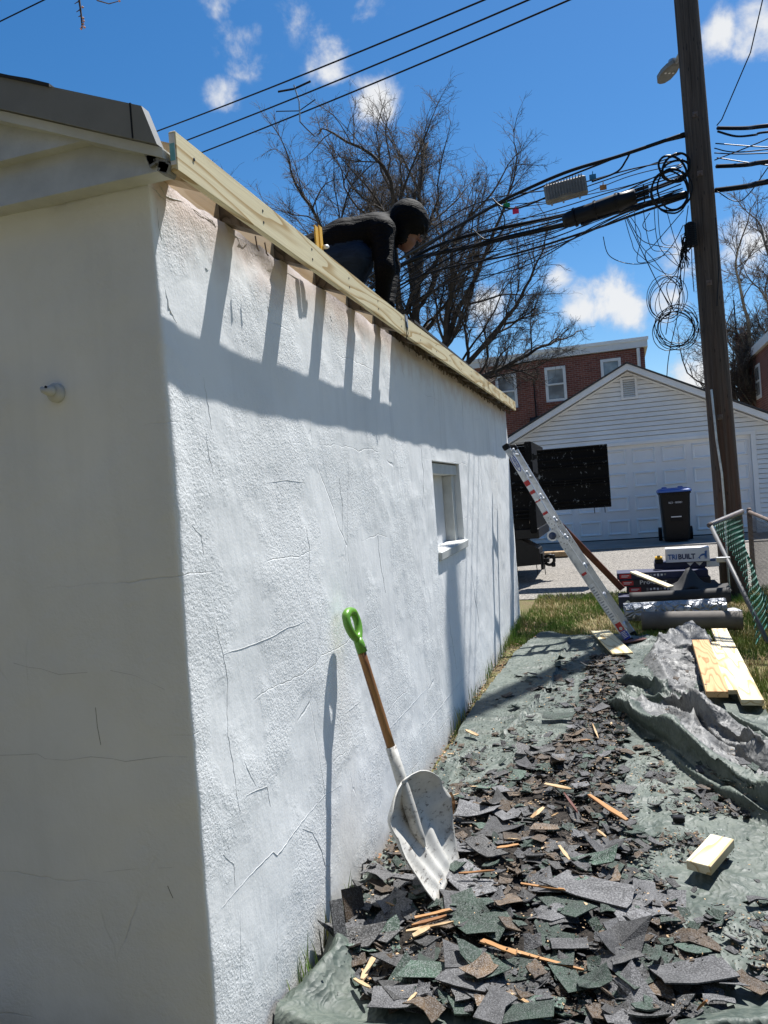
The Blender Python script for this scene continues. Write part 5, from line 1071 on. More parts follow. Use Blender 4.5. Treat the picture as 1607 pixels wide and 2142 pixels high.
def inside(x, y, P):
    c = False
    for i in range(len(P)):
        (x1, y1), (x2, y2) = P[i], P[i-1]
        if (y1 > y) != (y2 > y) and x < (x2-x1)*(y-y1)/(y2-y1)+x1: c = not c
    return c
tarp = thing('tarp', 'green tarpaulin with grey underside spread rumpled along the wall under the debris', 'tarp', (1.0, 4.8, g(4.8)))
STEP = .0135; NXT = int(2.1/STEP); NYT = int((8.05-1.85)/STEP); TZ = np.zeros((NYT+1, NXT+1)); V = []; idx = -np.ones((NYT+1, NXT+1), int); MBt = MB(); MBs = MB(); FT = []; FS = []
for j in range(NYT+1):
    y = 1.85+j*STEP; xl, xr = XL(y)+.012*fb(y*4, 3.3), XR(y)+.02*fb(y*3, 7.3)
    for i in range(NXT+1):
        x = i*STEP; z = tarp_z(x, y); TZ[j, i] = z
        if xl <= x <= xr and y <= YF(x)+.03*fb(x*6, 1): idx[j, i] = len(V); q_ = tarp_shift(x, y); V.append((x+q_[0], y+q_[1], z))
for j in range(NYT):
    for i in range(NXT):
        q = (idx[j, i], idx[j, i+1], idx[j+1, i+1], idx[j+1, i])
        if min(q) < 0: continue
        x, y = (i+.5)*STEP, 1.85+(j+.5)*STEP; (FS if (inside(x, y, SILV[0]) or inside(x, y, SILV[1])) else FT).append(q)
V = np.array(V)
for nm, F, m in (('green_face', FT, TARP), ('grey_underside', FS, SILVER)):
    F = np.array(F); u, inv = np.unique(F, return_inverse=True); fast_mesh(nm, V[u], inv.reshape(F.shape), m, tarp, True)
def H(x, y):
    i = min(NXT-1, max(0, x/STEP)); j = min(NYT-1, max(0, (y-1.85)/STEP)); return TZ[int(j), int(i)]

# ================================================================ TORN SHINGLES
DR = lambda y: float(np.interp(y, [2.2, 2.5, 2.8, 3.1, 3.6, 4.1, 4.6, 5.6, 6.8], [1.15, 1.32, 1.22, 1.14, 1.07, 1.02, 1.03, 1.05, 1.06]))
DL = lambda y: float(np.interp(y, [2.15, 2.4, 2.7, 3.0, 3.4, 3.8, 4.1, 4.4, 4.8, 6.8], [.36, .17, .05, .06, .10, .22, .44, .60, .78, .85]))
def mound(x, y):
    a, b = DL(y), DR(y); u = (x-a)/(b-a)
    if not 0 < u < 1: return 0
    return math.sin(math.pi*u)**.6*float(np.interp(y, [2.15, 2.4, 2.9, 3.4, 4.0, 4.6, 6.8], [.03, .06, .075, .055, .035, .024, .018]))*(.75+.5*noise.noise(Vector((x*5, y*5, 2))))
def torn(rnd, L, Wd):
    """outline of a torn shingle: straight cut edges and ragged torn ones"""
    cs = [(-L/2, -Wd/2), (L/2*rnd.uniform(.6, 1.1), -Wd/2*rnd.uniform(.7, 1)), (L/2, Wd/2*rnd.uniform(.5, 1.1)), (-L/2*rnd.uniform(.5, 1), Wd/2)]; out = []
    for k in range(4):
        a, b = cs[k], cs[(k+1) % 4]; rag = rnd.random() < .65; out.append(a); nx_, ny_ = -(b[1]-a[1]), b[0]-a[0]
        for t in ((.36, .7) if rnd.random() < .8 else (.5,)):
            t += rnd.uniform(-.1, .1); e = rnd.uniform(-.07, .10) if rag else rnd.uniform(-.02, .02); out.append((a[0]+(b[0]-a[0])*t+nx_*e, a[1]+(b[1]-a[1])*t+ny_*e))
    return out
def frag_geo(rnd, L, Wd, th, n=9, bend=.0):
    out = torn(rnd, L, Wd) if n >= 9 else []; n0 = n; n = len(out) or n
    for k in range(n if n0 < 9 else 0):
        a = 2*math.pi*(k+rnd.uniform(-.32, .32))/n; c, s = math.cos(a), math.sin(a); q = max(abs(c), abs(s)); r = (.55+.45/q*.80)*rnd.choice((rnd.uniform(.55, .8), rnd.uniform(.85, 1.08), rnd.uniform(.9, 1.05))); out.append((L/2*r*c*1.12, Wd/2*r*s*1.12))
    ca_ = rnd.uniform(-1, 1); bz_ = lambda x, y: bend*((x+ca_*y)**2)/(L*.5)+.10*bend*math.sin(23*x+9*y)*L
    vs = [(x, y, bz_(x, y)+th/2) for x, y in out]+[(x*.99, y*.99, bz_(x, y)-th/2) for x, y in out]+[(0, 0, th/2), (0, 0, -th/2)]
    fs = [(i, (i+1) % n, 2*n) for i in range(n)]+[(n+(i+1) % n, n+i, 2*n+1) for i in range(n)]+[(n+i, n+(i+1) % n, (i+1) % n, i) for i in range(n)]
    return vs, fs
FR = {}; rnd = random.Random(77)
for key, m in (('grey', SH_G), ('green', SH_E), ('brown', SH_B), ('black', SH_K)):
    FR[key] = []
    for k in range(12):
        L = rnd.uniform(.12, .22); vs, fs = frag_geo(rnd, L, L*rnd.uniform(.35, .8), rnd.uniform(.0025, .005), 12, rnd.uniform(-.35, .35)); me = bpy.data.meshes.new('shingle_'+key); me.from_pydata(vs, [], fs); me.materials.append(m); FR[key].append(me)
FLAB = {'grey': 'torn shingle with grey underside up', 'green': 'torn shingle with dark green granules', 'brown': 'torn shingle with rusty brown granules', 'black': 'torn blackish shingle'}
def zone(x, y):
    if y > 6.2: return 'at the far end of the channel'
    if y > 5.4: return 'well along the narrow channel'
    if y > 4.5: return 'early in the narrow channel'
    if y > 3.7: return ('wall side, ' if x < .7 else 'fence side, ')+'where the pile narrows'
    side = 'wall side' if x < .38 else ('middle' if x < .62 else 'right of middle' if x < .85 else 'fence side')
    return side+(', beyond the shovel' if y > 3.1 else ', level with the shovel blade' if y > 2.65 else ', near end of pile')
def place_frag(key, x, y, rz, tx, ty, sc, dz=0.0, label=None, me=None):
    me = me or rnd.choice(FR[key]); z = H(x, y)+mound(x, y)+dz
    o = link('shingle_fragment', me, None, T=Matrix.Translation((x, y, z)) @ Matrix.Rotation(rz, 4, 'Z') @ Matrix.Rotation(tx, 4, 'X') @ Matrix.Rotation(ty, 4, 'Y') @ Matrix.Scale(sc, 4), label=label or ('broad ' if sc > .85 else 'small ' if sc < .62 else '')+FLAB[key]+', '+zone(x, y), cat='shingle')
    if label is None: o['group'] = key+' shingle scraps in the debris'
    return o
def pick_xy(far=.35):
    while True:
        y = 2.24+(rnd.random()**1.6)*4.5; a, b = DL(y), DR(y); x = rnd.uniform(a-.03, b+.01)
        if y > 4.2 and rnd.random() < .07: x = rnd.uniform(.35, 1.1)
        if x > .03 and y > 2.16+.12*x: return x, y
nfrag = 0
while nfrag < 276:
    x, y = pick_xy(); sc = rnd.uniform(.45, 1.05) if y < 3.6 else rnd.uniform(.4, .9)
    sc *= 1.35 if y < 2.95 else 1.0
    key = rnd.choices(('grey', 'green', 'brown', 'black'), (.29, .23, .21, .27))[0]
    place_frag(key, x, y, rnd.uniform(0, 6.28), rnd.gauss(0, .10), rnd.gauss(0, .10), sc, rnd.uniform(-.008, .024)); nfrag += 1
HERO = [('grey', 1440, 1985, 1.55, .5, 'large smooth square grey shingle piece with a dashed tar line near the lower right'), ('green', 890, 1975, 1.25, .2, 'large dark green lens shaped shingle scrap in the lower left of the pile'), ('brown', 1000, 1990, 1.1, 1.0, 'broad speckled brown grey scrap right of the green lens shaped one'), ('brown', 885, 2035, 1.15, -.3, 'rusty brown scrap lying on grey felt near the bottom edge'),
        ('grey', 830, 2020, 1.2, .3, 'wide smooth grey scrap below the green lens shaped shingle'), ('green', 1235, 2000, 1.05, .6, 'bright green and brown square scrap below the broken lath'), ('grey', 1230, 1830, 1.9, -.35, 'long pale grey shingle strip across the middle of the pile'), ('green', 1240, 1775, 1.6, -.2, 'thin dark green strip just above the long pale grey strip'),
        ('grey', 1000, 1690, 1.4, .1, 'pale grey flat piece beside the upright splinter'), ('green', 1040, 1890, 1.5, 1.2, 'mottled green slab right of the shovel blade'), ('green', 1100, 2095, 1.1, .3, 'green and brown scrap at the bottom centre of the pile'), ('grey', 1040, 2090, 1.2, 1.4, 'upright grey flap in the dark hollow near the bottom'),
        ('green', 1170, 1490, 1.3, .1, 'dark green oval shingle scrap alone on the bare tarp'), ('black', 1120, 1560, 1.7, .2, 'wide black felt piece in the shade where the channel begins'), ('brown', 1560, 1990, 1.0, -.6, 'rusty brown triangle at the right end of the debris'), ('grey', 1500, 2020, .9, .2, 'speckled grey scrap beside the rusty brown triangle'), ('green', 1370, 1960, .9, 1.3, 'green scrap standing left of the large square piece'),
        ('grey', 1590, 1830, 1.0, .3, 'flat grey scrap alone near the right edge beyond the pine block'), ('grey', 1150, 2115, 1.2, .8, 'pale grey wedge at the bottom right of centre'), ('grey', 1310, 2110, 1.0, 1.9, 'pointed pale grey shard near the bottom edge')]
for key, px, py, sc, rz, lab in HERO:
    p = at(px, py, z=g(2.8)+.13 if py > 1750 else g(3.5)+.09); k = len(lab) % 12; place_frag(key, p[0], p[1], rz, rnd.gauss(0, .09), rnd.gauss(0, .09), sc*.80, .030, lab, FR[key][k])
# leaning pieces against the wall left of the shovel
for (px, py, lab, m, sx) in ((712, 1955, 'black felt strip leaning on the wall at the lower left of the debris', SH_K, .055), (745, 1925, 'brown granule shingle leaning on the wall beside the black strip', SH_B, .10)):
    p = at(px, py, x=.09); mb = MB(); mb.box(-sx/2, sx/2, -.003, .003, -.11, .11, Matrix.Translation(tuple(p)) @ Matrix.Rotation(RAD(62), 4, 'Z') @ Matrix.Rotation(RAD(14), 4, 'Y') @ Matrix.Rotation(RAD(-22), 4, 'X')); mb.build('leaning_shingle', m, label=lab, cat='shingle')
# the countless smaller scraps and crumbs
def scraps(name, n, smin, smax, mats, seed, spread=1.0, label='', zoff=.012, extra=None):
    rr = random.Random(seed); V_, F_s, MI = [], [], []
    for q in range(n):
        if extra and rr.random() < extra[0]:
            cx, cy, sx, sy = rr.choice(extra[1]); x, y = rr.gauss(cx, sx), rr.gauss(cy, sy)
        else:
            y = 2.22+(rr.random()**1.4)*4.6; a, b = DL(y), DR(y); u = rr.random(); x = a-.03+(b-a+.06)*u if rr.random() < .965 else rr.uniform(.1, 1.6)
        if x < .02 or y < 2.14+.12*x or x > XR(y): continue
        L = smin*(smax/smin)**rr.random(); vs, fs = frag_geo(rr, L, L*rr.uniform(.35, .9), max(.0015, L*.07), 9 if L > .045 else 6 if L > .02 else 4, rr.uniform(-.25, .25))
        T = Matrix.Translation((x, y, H(x, y)+mound(x, y)*rr.uniform(.4, 1.1)+rr.uniform(.0, zoff))) @ Matrix.Rotation(rr.uniform(0, 6.28), 4, 'Z') @ Matrix.Rotation(rr.gauss(0, .25), 4, 'X') @ Matrix.Rotation(rr.gauss(0, .25), 4, 'Y')
        o = len(V_); V_ += [tuple(T @ Vector(p)) for p in vs]; k = rr.randrange(len(mats)); F_s += [tuple(i+o for i in f) for f in fs]; MI += [k]*len(fs)
    me = bpy.data.meshes.new(name); me.from_pydata(V_, [], F_s)
    for m in mats: me.materials.append(m)
    me.polygons.foreach_set('material_index', MI); return link(name, me, None, label=label, cat='debris', kind='stuff')
CLUST = [(1.5, 3.95, .1, .12), (1.42, 3.75, .12, .05), (1.2, 4.15, .06, .15), (1.45, 2.75, .12, .08), (1.3, 3.35, .08, .06), (1.5, 2.55, .06, .05), (.55, 5.6, .12, .3), (.45, 4.6, .10, .2), (.6, 6.6, .15, .4), (.2, 4.2, .06, .25)]
scraps('shingle_scraps', 3800, .018, .085, [SH_G, SH_G, SH_E, SH_E, SH_B, SH_B, SH_K, SH_K], 5, label='countless small torn shingle scraps heaped on the tarp', zoff=.02, extra=(.12, CLUST))
scraps('roof_crumbs', 15000, .004, .016, [CRUMB, CRUMB, SH_K, SH_B, SPLINT2], 6, label='fine dark roofing crumbs and grit scattered over the tarp', zoff=.030, extra=(.2, CLUST))
# dense dark bed under the pile so no tarp shows through
V_, Q_ = [], []; ny, nx = 150, 60
for j in range(ny+1):
    y = 2.22+4.6*j/ny; a, b = DL(y)+.02, DR(y)-.02
    for i in range(nx+1): x = a+(b-a)*i/nx; e = min(i, nx-i, 3*j)/4; V_.append((x, y, H(x, y)+(mound(x, y)*.85-.006 if e >= 1 else -.012)+.008*fb(x*22, y*22, 1, 3)))
for j in range(ny):
    for i in range(nx): Q_.append((j*(nx+1)+i, j*(nx+1)+i+1, (j+1)*(nx+1)+i+1, (j+1)*(nx+1)+i))
fast_mesh('debris_bed', np.array(V_), np.array(Q_), CRUMB, None, True, label='dark packed roofing grit beneath the torn shingles', cat='debris', kind='stuff')
# wood splinters
def splinter(a, b, w, th, m, label, group=None):
    a, b = np.array(a), np.array(b); l = unit(b-a); s = unit(np.cross(l, [0, 0, 1])); u = np.cross(s, l); L = np.linalg.norm(b-a); rr = random.Random(int(a[0]*9999)); mb = MB(); vs = []; n = 5
    for i in range(n+1):
        t = i/n; k = (math.sin(math.pi*min(.97, max(.08, t)))**.35)*rr.uniform(.75, 1.1); vs += [(-w/2*k, L*t, 0), (w/2*k*rr.uniform(.8, 1), L*t+rr.uniform(-.01, .01), 0), (w/2*k, L*t, th*rr.uniform(.6, 1)), (-w/2*k, L*t, th*rr.uniform(.7, 1.1))]
    fs = [(0, 1, 2, 3), tuple(4*n+i for i in (3, 2, 1, 0))]+[(4*i+k, 4*i+(k+1) % 4, 4*i+4+(k+1) % 4, 4*i+4+k) for i in range(n) for k in range(4)]
    mb.add(vs, fs); o = mb.build('wood_splinter', m, None, label=label, cat='splinter', group=group); o.matrix_basis = basis(a, s, l, u); return o
def gp(px, py, dz=0.0): p = at(px, py, z=.15); p = at(px, py, z=H(p[0], p[1])+mound(p[0], p[1])+.012+dz); return p
SPL = [((1232, 1665), (1312, 1718), .03, .010, SPLINT, 'thick orange splinter slanting down at the upper right of the pile'), ((1140, 1640), (1195, 1652), .03, .006, SPLINT2, 'flat pale wood chip at the top of the pile'), ((1180, 1660), (1208, 1700), .012, .008, REDWOOD, 'dark red stick beside the orange splinter'), ((1005, 1972), (1222, 2032), .014, .008, SPLINT, 'long broken lath lying across the lower middle of the pile'),
       ((1010, 1968), (1080, 1998), .02, .006, SPLINT, 'split end beside the long broken lath'), ((868, 1922), (942, 1905), .016, .008, SPLINT, 'uppermost orange splinter in the bundle below the shovel blade'), ((862, 1938), (935, 1918), .014, .008, SPLINT, 'middle orange splinter in the bundle below the shovel blade'), ((850, 1950), (950, 1930), .014, .007, SPLINT2, 'lowest pale splinter in the bundle below the shovel blade'), ((865, 1960), (900, 1942), .024, .008, SPLINT2, 'short pale chip under the splinter bundle'),
       ((758, 2050), (785, 2000), .024, .006, SPLINT2, 'curved pale bark like chip at the lower left of the pile'), ((742, 2050), (775, 2068), .014, .006, SPLINT2, 'small pale splinter below the curved chip'), ((1112, 1712), (1138, 1690), .026, .006, SPLINT2, 'small square pale chip in the upper middle of the pile'), ((1170, 1770), (1192, 1800), .016, .005, SPLINT2, 'small pale chip beside the long grey strip'), ((960, 1828), (1035, 1822), .010, .006, SPLINT, 'thin stick right of the shovel blade tip'),
       ((1250, 1738), (1268, 1752), .014, .006, SPLINT2, 'tiny pale chip at the right of the pile'), ((1462, 2112), (1480, 2095), .022, .006, SPLINT, 'small orange chip at the lower right'), ((1000, 1540), (975, 1528), .03, .008, SPLINT2, 'pale chip in the gap beside the wall'), ((1240, 1515), (1252, 1545), .012, .006, SPLINT2, 'thin pale stick in the debris channel'), ((1040, 1775), (1085, 1768), .016, .006, SPLINT, 'orange brown chip in the middle of the pile'), ((1090, 1850), (1180, 1862), .012, .006, SPLINT, 'thin orange splinter across the middle scraps')]
for a, b, w_, t_, m, lab in SPL: splinter(gp(*a, .018), gp(*b, .024), w_, t_, m, lab)
p = gp(946, 1700); splinter(p, p+np.array([-.008, .03, .085]), .034, .014, SPLINT, 'jagged orange wood chunk standing upright near the wall')
rr = random.Random(91)
for k in range(26):
    x, y = pick_xy(); p = np.array([x, y, H(x, y)+mound(x, y)+.022]); a = rr.uniform(0, 6.28); L = rr.uniform(.025, .06); splinter(p, p+np.array([math.cos(a)*L, math.sin(a)*L, rr.uniform(-.006, .01)]), rr.uniform(.006, .014), .004, rr.choice((SPLINT, SPLINT2)), 'small wood sliver scattered among the torn shingles', 'small wood slivers in the debris')
for k in range(16):
    y = rr.uniform(3.0, 4.4); x = rr.uniform(.03, .10)+.02*(y-3); z = max(g(y), H(x, y))+.012; a = rr.uniform(0, 6.28); L = rr.uniform(.03, .07); p = np.array([x, y, z]); splinter(p, p+np.array([math.cos(a)*L*.6, math.sin(a)*L, rr.uniform(0, .03)]), rr.uniform(.012, .026), .005, rr.choice((SPLINT, SPLINT2, OLDW)), 'rotten wood chip caught between the wall and the tarp', 'rotten chips along the wall foot')
p = gp(1420, 1713); mb = MB(); mb.cbox(p[0]-.025, p[0]+.025, p[1]-.018, p[1]+.018, p[2]-.012, p[2]+.014, .004); mb.build('plastic_bit', BLACKPL, label='small shiny black plastic piece alone on the tarp', cat='plastic piece')

# ================================================================ SHOVEL
sv = thing('scoop_shovel', 'light grey plastic scoop shovel with green grip leaning on the white wall', 'shovel', (.38, 2.86, .1))
cL, cR = at(912, 1898, z=.10), at(957, 1803, z=.11); tip = (cL+cR)/2; wv = unit(cR-cL); grip = at(732, 1285, x=.055); BL = .45
curve = [tip]; angs = []
for k in range(60): th_a = RAD(46+36*min(1, k/52)); angs.append(th_a); curve.append(curve[-1]+np.array([-math.cos(th_a), 0, math.sin(th_a)])*BL/59)
def CU(t): k = min(58.999, max(0, t*59)); i_ = int(k); return curve[i_]+(curve[i_+1]-curve[i_])*(k-i_), angs[i_]
def hw(t): return float(np.interp(t, [0, .15, .45, .62], [.166, .182, .200, .195]))*min(1.0, math.sqrt(max(0, 1-max(0, (t-.62)/.40)**2.4)))+.004
def bn_(t, u):
    side = abs(u)**3.0*float(np.interp(t, [0, .25, .6, .85, 1], [.012, .050, .085, .06, .02])); rib = 0
    for c in (-.42, 0, .42): rib += .018*math.exp(-((u-c)/.12)**2)*float(np.interp(t, [.03, .12, .42, .62], [0, 1, 1, 0]))
    return side+rib+float(np.interp(t, [.75, 1], [0, .05]))
def BP(t, u, n_=0.0):
    c, th_a = CU(t); return c+unit(wv+np.array([.28*min(1, t*1.6), 0, 0]))*(hw(t)*u)+np.array([math.sin(th_a), 0, math.cos(th_a)])*(bn_(t, u)+n_)
G = [[BP(t, u) for u in np.linspace(-1, 1, 49)] for t in np.linspace(0, 1, 44)]
mb = MB(); mb.grid(G); bl = mb.build('blade', GREYPL, sv, True); md = bl.modifiers.new('thick', 'SOLIDIFY'); md.thickness = .004; md.offset = 0
s0 = BP(.52, 0, .016); a_ = unit(grip-s0); SL = np.linalg.norm(grip-s0); wv2 = unit(wv-a_*np.dot(wv, a_)); nv_ = np.cross(wv2, a_); nv_ = nv_ if nv_[0] > 0 else -nv_
def SP(v, u, n_): return s0+a_*v+wv2*u+nv_*n_
mb = MB(); mb.tube([BP(.36, 0, .002), BP(.45, 0, .010), s0, SP(.08, 0, 0), SP(.20, 0, 0), SP(.335, 0, 0)], [.006, .018, .023, .0245, .0235, .0215], 16); mb.build('socket', GREYPL, sv, True)
h0, h1 = .31, SL-.13
mb = MB(); mb.tube([(0, y_, 0) for y_ in np.linspace(0, h1-h0, 6)], .0175, 16); o = mb.build('handle', HANDLE, sv, True); o.matrix_basis = basis(SP(h0, 0, 0), wv2, a_, np.cross(wv2, a_))
wv = wv2
gm = MB(); gm.tube([SP(h1-.03, 0, .003), SP(h1+.005, 0, .002), SP(h1+.03, 0, 0)], [.021, .0205, .018], 14)
loop_ = []
for t in np.linspace(0, 1, 33):
    a = 2*math.pi*t; y_ = -math.cos(a); wdt = .060*(.62+.38*(y_*.5+.5)); loop_.append(SP(h1+.030+.058*(y_+1)*.95, wdt*math.sin(a)*(1.0 if y_ < .7 else 1.1), 0))
gm.tube(loop_, [.0165 if abs(t-.5) > .1 else .0185 for t in np.linspace(0, 1, 33)], 12, False); gm.build('grip', GREENPL, sv, True)
mb = MB(); q = SP(h1-.012, .0, .0235); mb.tube([q, q+nv_*.003], .004, 8); mb.build('rivet', STEEL, sv)

# ================================================================ ROOFER
def sdf_mesh(prims, res, k=.03):
    A = np.array([p[0] for p in prims]); B_ = np.array([p[1] for p in prims]); rm = max(max(p[2], p[3]) for p in prims)
    lo = np.minimum(A.min(0), B_.min(0))-rm-.04; hi = np.maximum(A.max(0), B_.max(0))+rm+.04; n = np.ceil((hi-lo)/res).astype(int)+1
    ax = [lo[i]+res*np.arange(n[i]) for i in range(3)]; D = np.full(n, 9.0, np.float32); Gp = np.zeros(n, np.int8); best = np.full(n, 9.0, np.float32)
    for a, b, ra, rb, gr in prims:
        a, b = np.array(a, float), np.array(b, float); m = max(ra, rb)+.07; s = [slice(max(0, int((min(a[i], b[i])-m-lo[i])/res)), int((max(a[i], b[i])+m-lo[i])/res)+2) for i in range(3)]
        X, Y, Z = np.meshgrid(ax[0][s[0]], ax[1][s[1]], ax[2][s[2]], indexing='ij'); ab = b-a; L2 = max(1e-9, ab@ab); t = np.clip(((X-a[0])*ab[0]+(Y-a[1])*ab[1]+(Z-a[2])*ab[2])/L2, 0, 1)
        d = np.sqrt((X-a[0]-ab[0]*t)**2+(Y-a[1]-ab[1]*t)**2+(Z-a[2]-ab[2]*t)**2)-(ra+(rb-ra)*t); cur = D[s[0], s[1], s[2]]; kk = k if min(ra, rb) > .02 else .006
        hq = np.clip(.5+.5*(cur-d)/kk, 0, 1); D[s[0], s[1], s[2]] = cur*(1-hq)+d*hq-kk*hq*(1-hq); bb = best[s[0], s[1], s[2]]; msk = d < bb; bb[msk] = d[msk]; Gp[s[0], s[1], s[2]][msk] = gr
    ins = D < 0; c = np.zeros(tuple(n-1), int)
    for i in (0, 1):
        for j in (0, 1):
            for l in (0, 1): c += ins[i:n[0]-1+i, j:n[1]-1+j, l:n[2]-1+l]
    act = (c > 0) & (c < 8); ids = -np.ones(tuple(n-1), int); I = np.argwhere(act); ids[act] = np.arange(len(I)); acc = np.zeros((len(I), 3)); cnt = np.zeros(len(I))
    cor = [(i, j, l) for i in (0, 1) for j in (0, 1) for l in (0, 1)]
    for p in cor:
        for q in cor:
            if sum(abs(p[m]-q[m]) for m in range(3)) != 1 or p > q: continue
            v0 = D[I[:, 0]+p[0], I[:, 1]+p[1], I[:, 2]+p[2]]; v1 = D[I[:, 0]+q[0], I[:, 1]+q[1], I[:, 2]+q[2]]; s = (v0 < 0) != (v1 < 0); t = np.where(s, v0/(v0-v1+1e-12), 0)[:, None]; acc += np.where(s[:, None], np.array(p)+t*(np.array(q)-np.array(p)), 0); cnt += s
    Vv = lo+res*(I+acc/cnt[:, None]); F = []
    for axis in range(3):
        u, v = [(1, 2), (2, 0), (0, 1)][axis]; sl0 = [slice(1, n[i]-1) for i in range(3)]; sl0[axis] = slice(0, n[axis]-1); sl1 = list(sl0); sl1[axis] = slice(1, n[axis]); ch = ins[tuple(sl0)] != ins[tuple(sl1)]; E_ = np.argwhere(ch); E_ += np.array([s.start for s in sl0]); fl = ins[tuple(E_.T)]
        def cell(du, dv): e = E_.copy(); e[:, u] += du; e[:, v] += dv; return ids[tuple(e.T)]
        q = np.stack([cell(-1, -1), cell(0, -1), cell(0, 0), cell(-1, 0)], 1); q[~fl] = q[~fl][:, ::-1]; F.append(q)
    F = np.concatenate(F); gi = np.clip(np.round((Vv-lo)/res).astype(int), 0, n-1); lab = Gp[tuple(gi.T)]; return Vv, F, lab[F[:, 0]]
PP = lambda px, py, d: at(px, py, d=d)
prims = []
for d_ in (4.89, 5.0, 5.11): prims.append((PP(652, 535, d_), PP(720, 502, d_), .125, .125, 0)); prims.append((PP(720, 502, d_), PP(782, 482, d_), .125, .108, 0))
prims += [(PP(800, 482, 4.84), PP(803, 478, 5.16), .085, .085, 0), (PP(790, 475, 5.0), PP(835, 470, 5.0), .085, .08, 0),
          (PP(853, 459, 4.99), PP(853, 459, 5.03), .127, .127, 0), (PP(866, 456, 5.0), PP(882, 465, 5.0), .085, .052, 0), (PP(838, 480, 5.0), PP(832, 500, 5.0), .055, .05, 0), (PP(846, 474, 4.915), PP(840, 498, 4.92), .034, .032, 0), (PP(872, 470, 4.96), PP(886, 478, 4.98), .036, .03, 0),
          (PP(856, 484, 4.99), PP(853, 502, 4.99), .060, .054, 2), (PP(850, 508, 4.99), PP(848, 516, 4.99), .042, .034, 2), (PP(868, 490, 4.99), PP(879, 503, 4.99), .015, .013, 2), (PP(862, 506, 4.99), PP(865, 509, 4.99), .014, .012, 2), (PP(848, 500, 5.0), PP(828, 498, 5.0), .045, .05, 2),
          (PP(800, 486, 4.82), PP(806, 562, 4.76), .076, .062, 0), (PP(806, 562, 4.76), PP(799, 636, 4.86), .060, .044, 0), (PP(803, 484, 5.18), PP(818, 560, 5.26), .076, .062, 0), (PP(818, 560, 5.26), PP(812, 636, 5.14), .060, .044, 0),
          (PP(660, 552, 4.88), PP(748, 541, 4.82), .115, .092, 1), (PP(748, 541, 4.82), PP(728, 640, 4.9), .086, .055, 1), (PP(662, 550, 5.12), PP(752, 552, 5.2), .115, .092, 1), (PP(752, 552, 5.2), PP(728, 642, 5.1), .086, .055, 1),
          (PP(722, 655, 4.92), PP(765, 668, 4.86), .046, .038, 3), (PP(722, 655, 5.10), PP(765, 668, 5.14), .046, .038, 3)]
for s, d0 in ((1, 4.86), (-1, 5.14)):
    wr_ = PP(799 if s > 0 else 812, 640, d0); pal = wr_+np.array([.0, .0, -.075]); prims.append((wr_, pal, .034, .036, 2))
    for k in range(4):
        off = np.array([.010, -.026+.017*k, 0]); b0 = pal+off; b1 = b0+np.array([.028, 0, -.030-.004*(k in (1, 2))]); b2 = b1+np.array([-.012, 0, -.026]); prims.append((b0, b1, .0095, .009, 2)); prims.append((b1, b2, .009, .008, 2))
    b0 = wr_+np.array([.0, s*-.03, -.035]); b1 = b0+np.array([.03, s*-.018, -.024]); prims.append((b0, b1, .0115, .010, 2)); prims.append((b1, b1+np.array([.012, 0, -.022]), .010, .009, 2))
Vv, Fq, Lb = sdf_mesh(prims, .0075)
HOOD = mk_cloth('black_hoodie', (.0022, .0022, .0028), .012); JEAN = mk_cloth('dark_jeans', (.012, .022, .042), .006); SKIN = simple('skin', (.15, .062, .042), .5, 0, .1, 20); BOOT = simple('dark_boot', (.03, .022, .016), .6)
per = thing('person', 'person in black hoodie and cap crouching on the roof edge, head bent over the eaves', 'person', tuple(PP(735, 668, 5.0)))
bd = fast_mesh('body', Vv, Fq, HOOD, per, True)
for m in (JEAN, SKIN, BOOT): bd.data.materials.append(m)
bd.data.polygons.foreach_set('material_index', Lb.astype(np.int32)); bd.data.update()
c0 = PP(870, 474, 5.0); c1 = PP(892, 498, 5.0); dv = unit(c1-c0); sv_ = unit(np.cross(dv, PP(870, 440, 5)-PP(870, 474, 5))); nn_ = np.cross(sv_, dv)
G = [[c0+dv*(.085*t)*(1-.35*u*u)+sv_*(u*.085*(1-.25*t))+nn_*(.028*u*u-.0) for u in np.linspace(-1, 1, 13)] for t in np.linspace(-.2, 1, 8)]
mb = MB(); mb.grid(G); o = mb.build('cap_brim', BLACKPL, per, True); md = o.modifiers.new('thick', 'SOLIDIFY'); md.thickness = .006
for e in (-.028, .028): mb = MB(); q = PP(871, 489, 4.99+e); mb.tube([q-[.004, 0, 0], q+[.004, 0, 0]], .008, 8); mb.build('eye', INKK, per)
# yellow rule and small tool behind the fascia
t = thing('folding_rule', 'yellow folding rule standing up behind the new board by the worker', 'ruler', tuple(at(667, 520, x=.04)))
for px in (662.5, 671): p = at(px, 497, x=.05); mb = MB(); mb.cbox(p[0]-.003, p[0]+.003, p[1]-.016, p[1]+.016, p[2]-.10, p[2]+.045, .001); mb.build('slat', YELLOW, t)
p = at(684, 516, x=.06); mb = MB(); mb.tube([p-[0, .03, .01], p+[0, .0, .0], p+[0, .012, .003]], [.008, .009, .006], 10); mb.build('tool_tip', WHITE, None, True, label='white tool end just showing above the board below the knee', cat='tool')

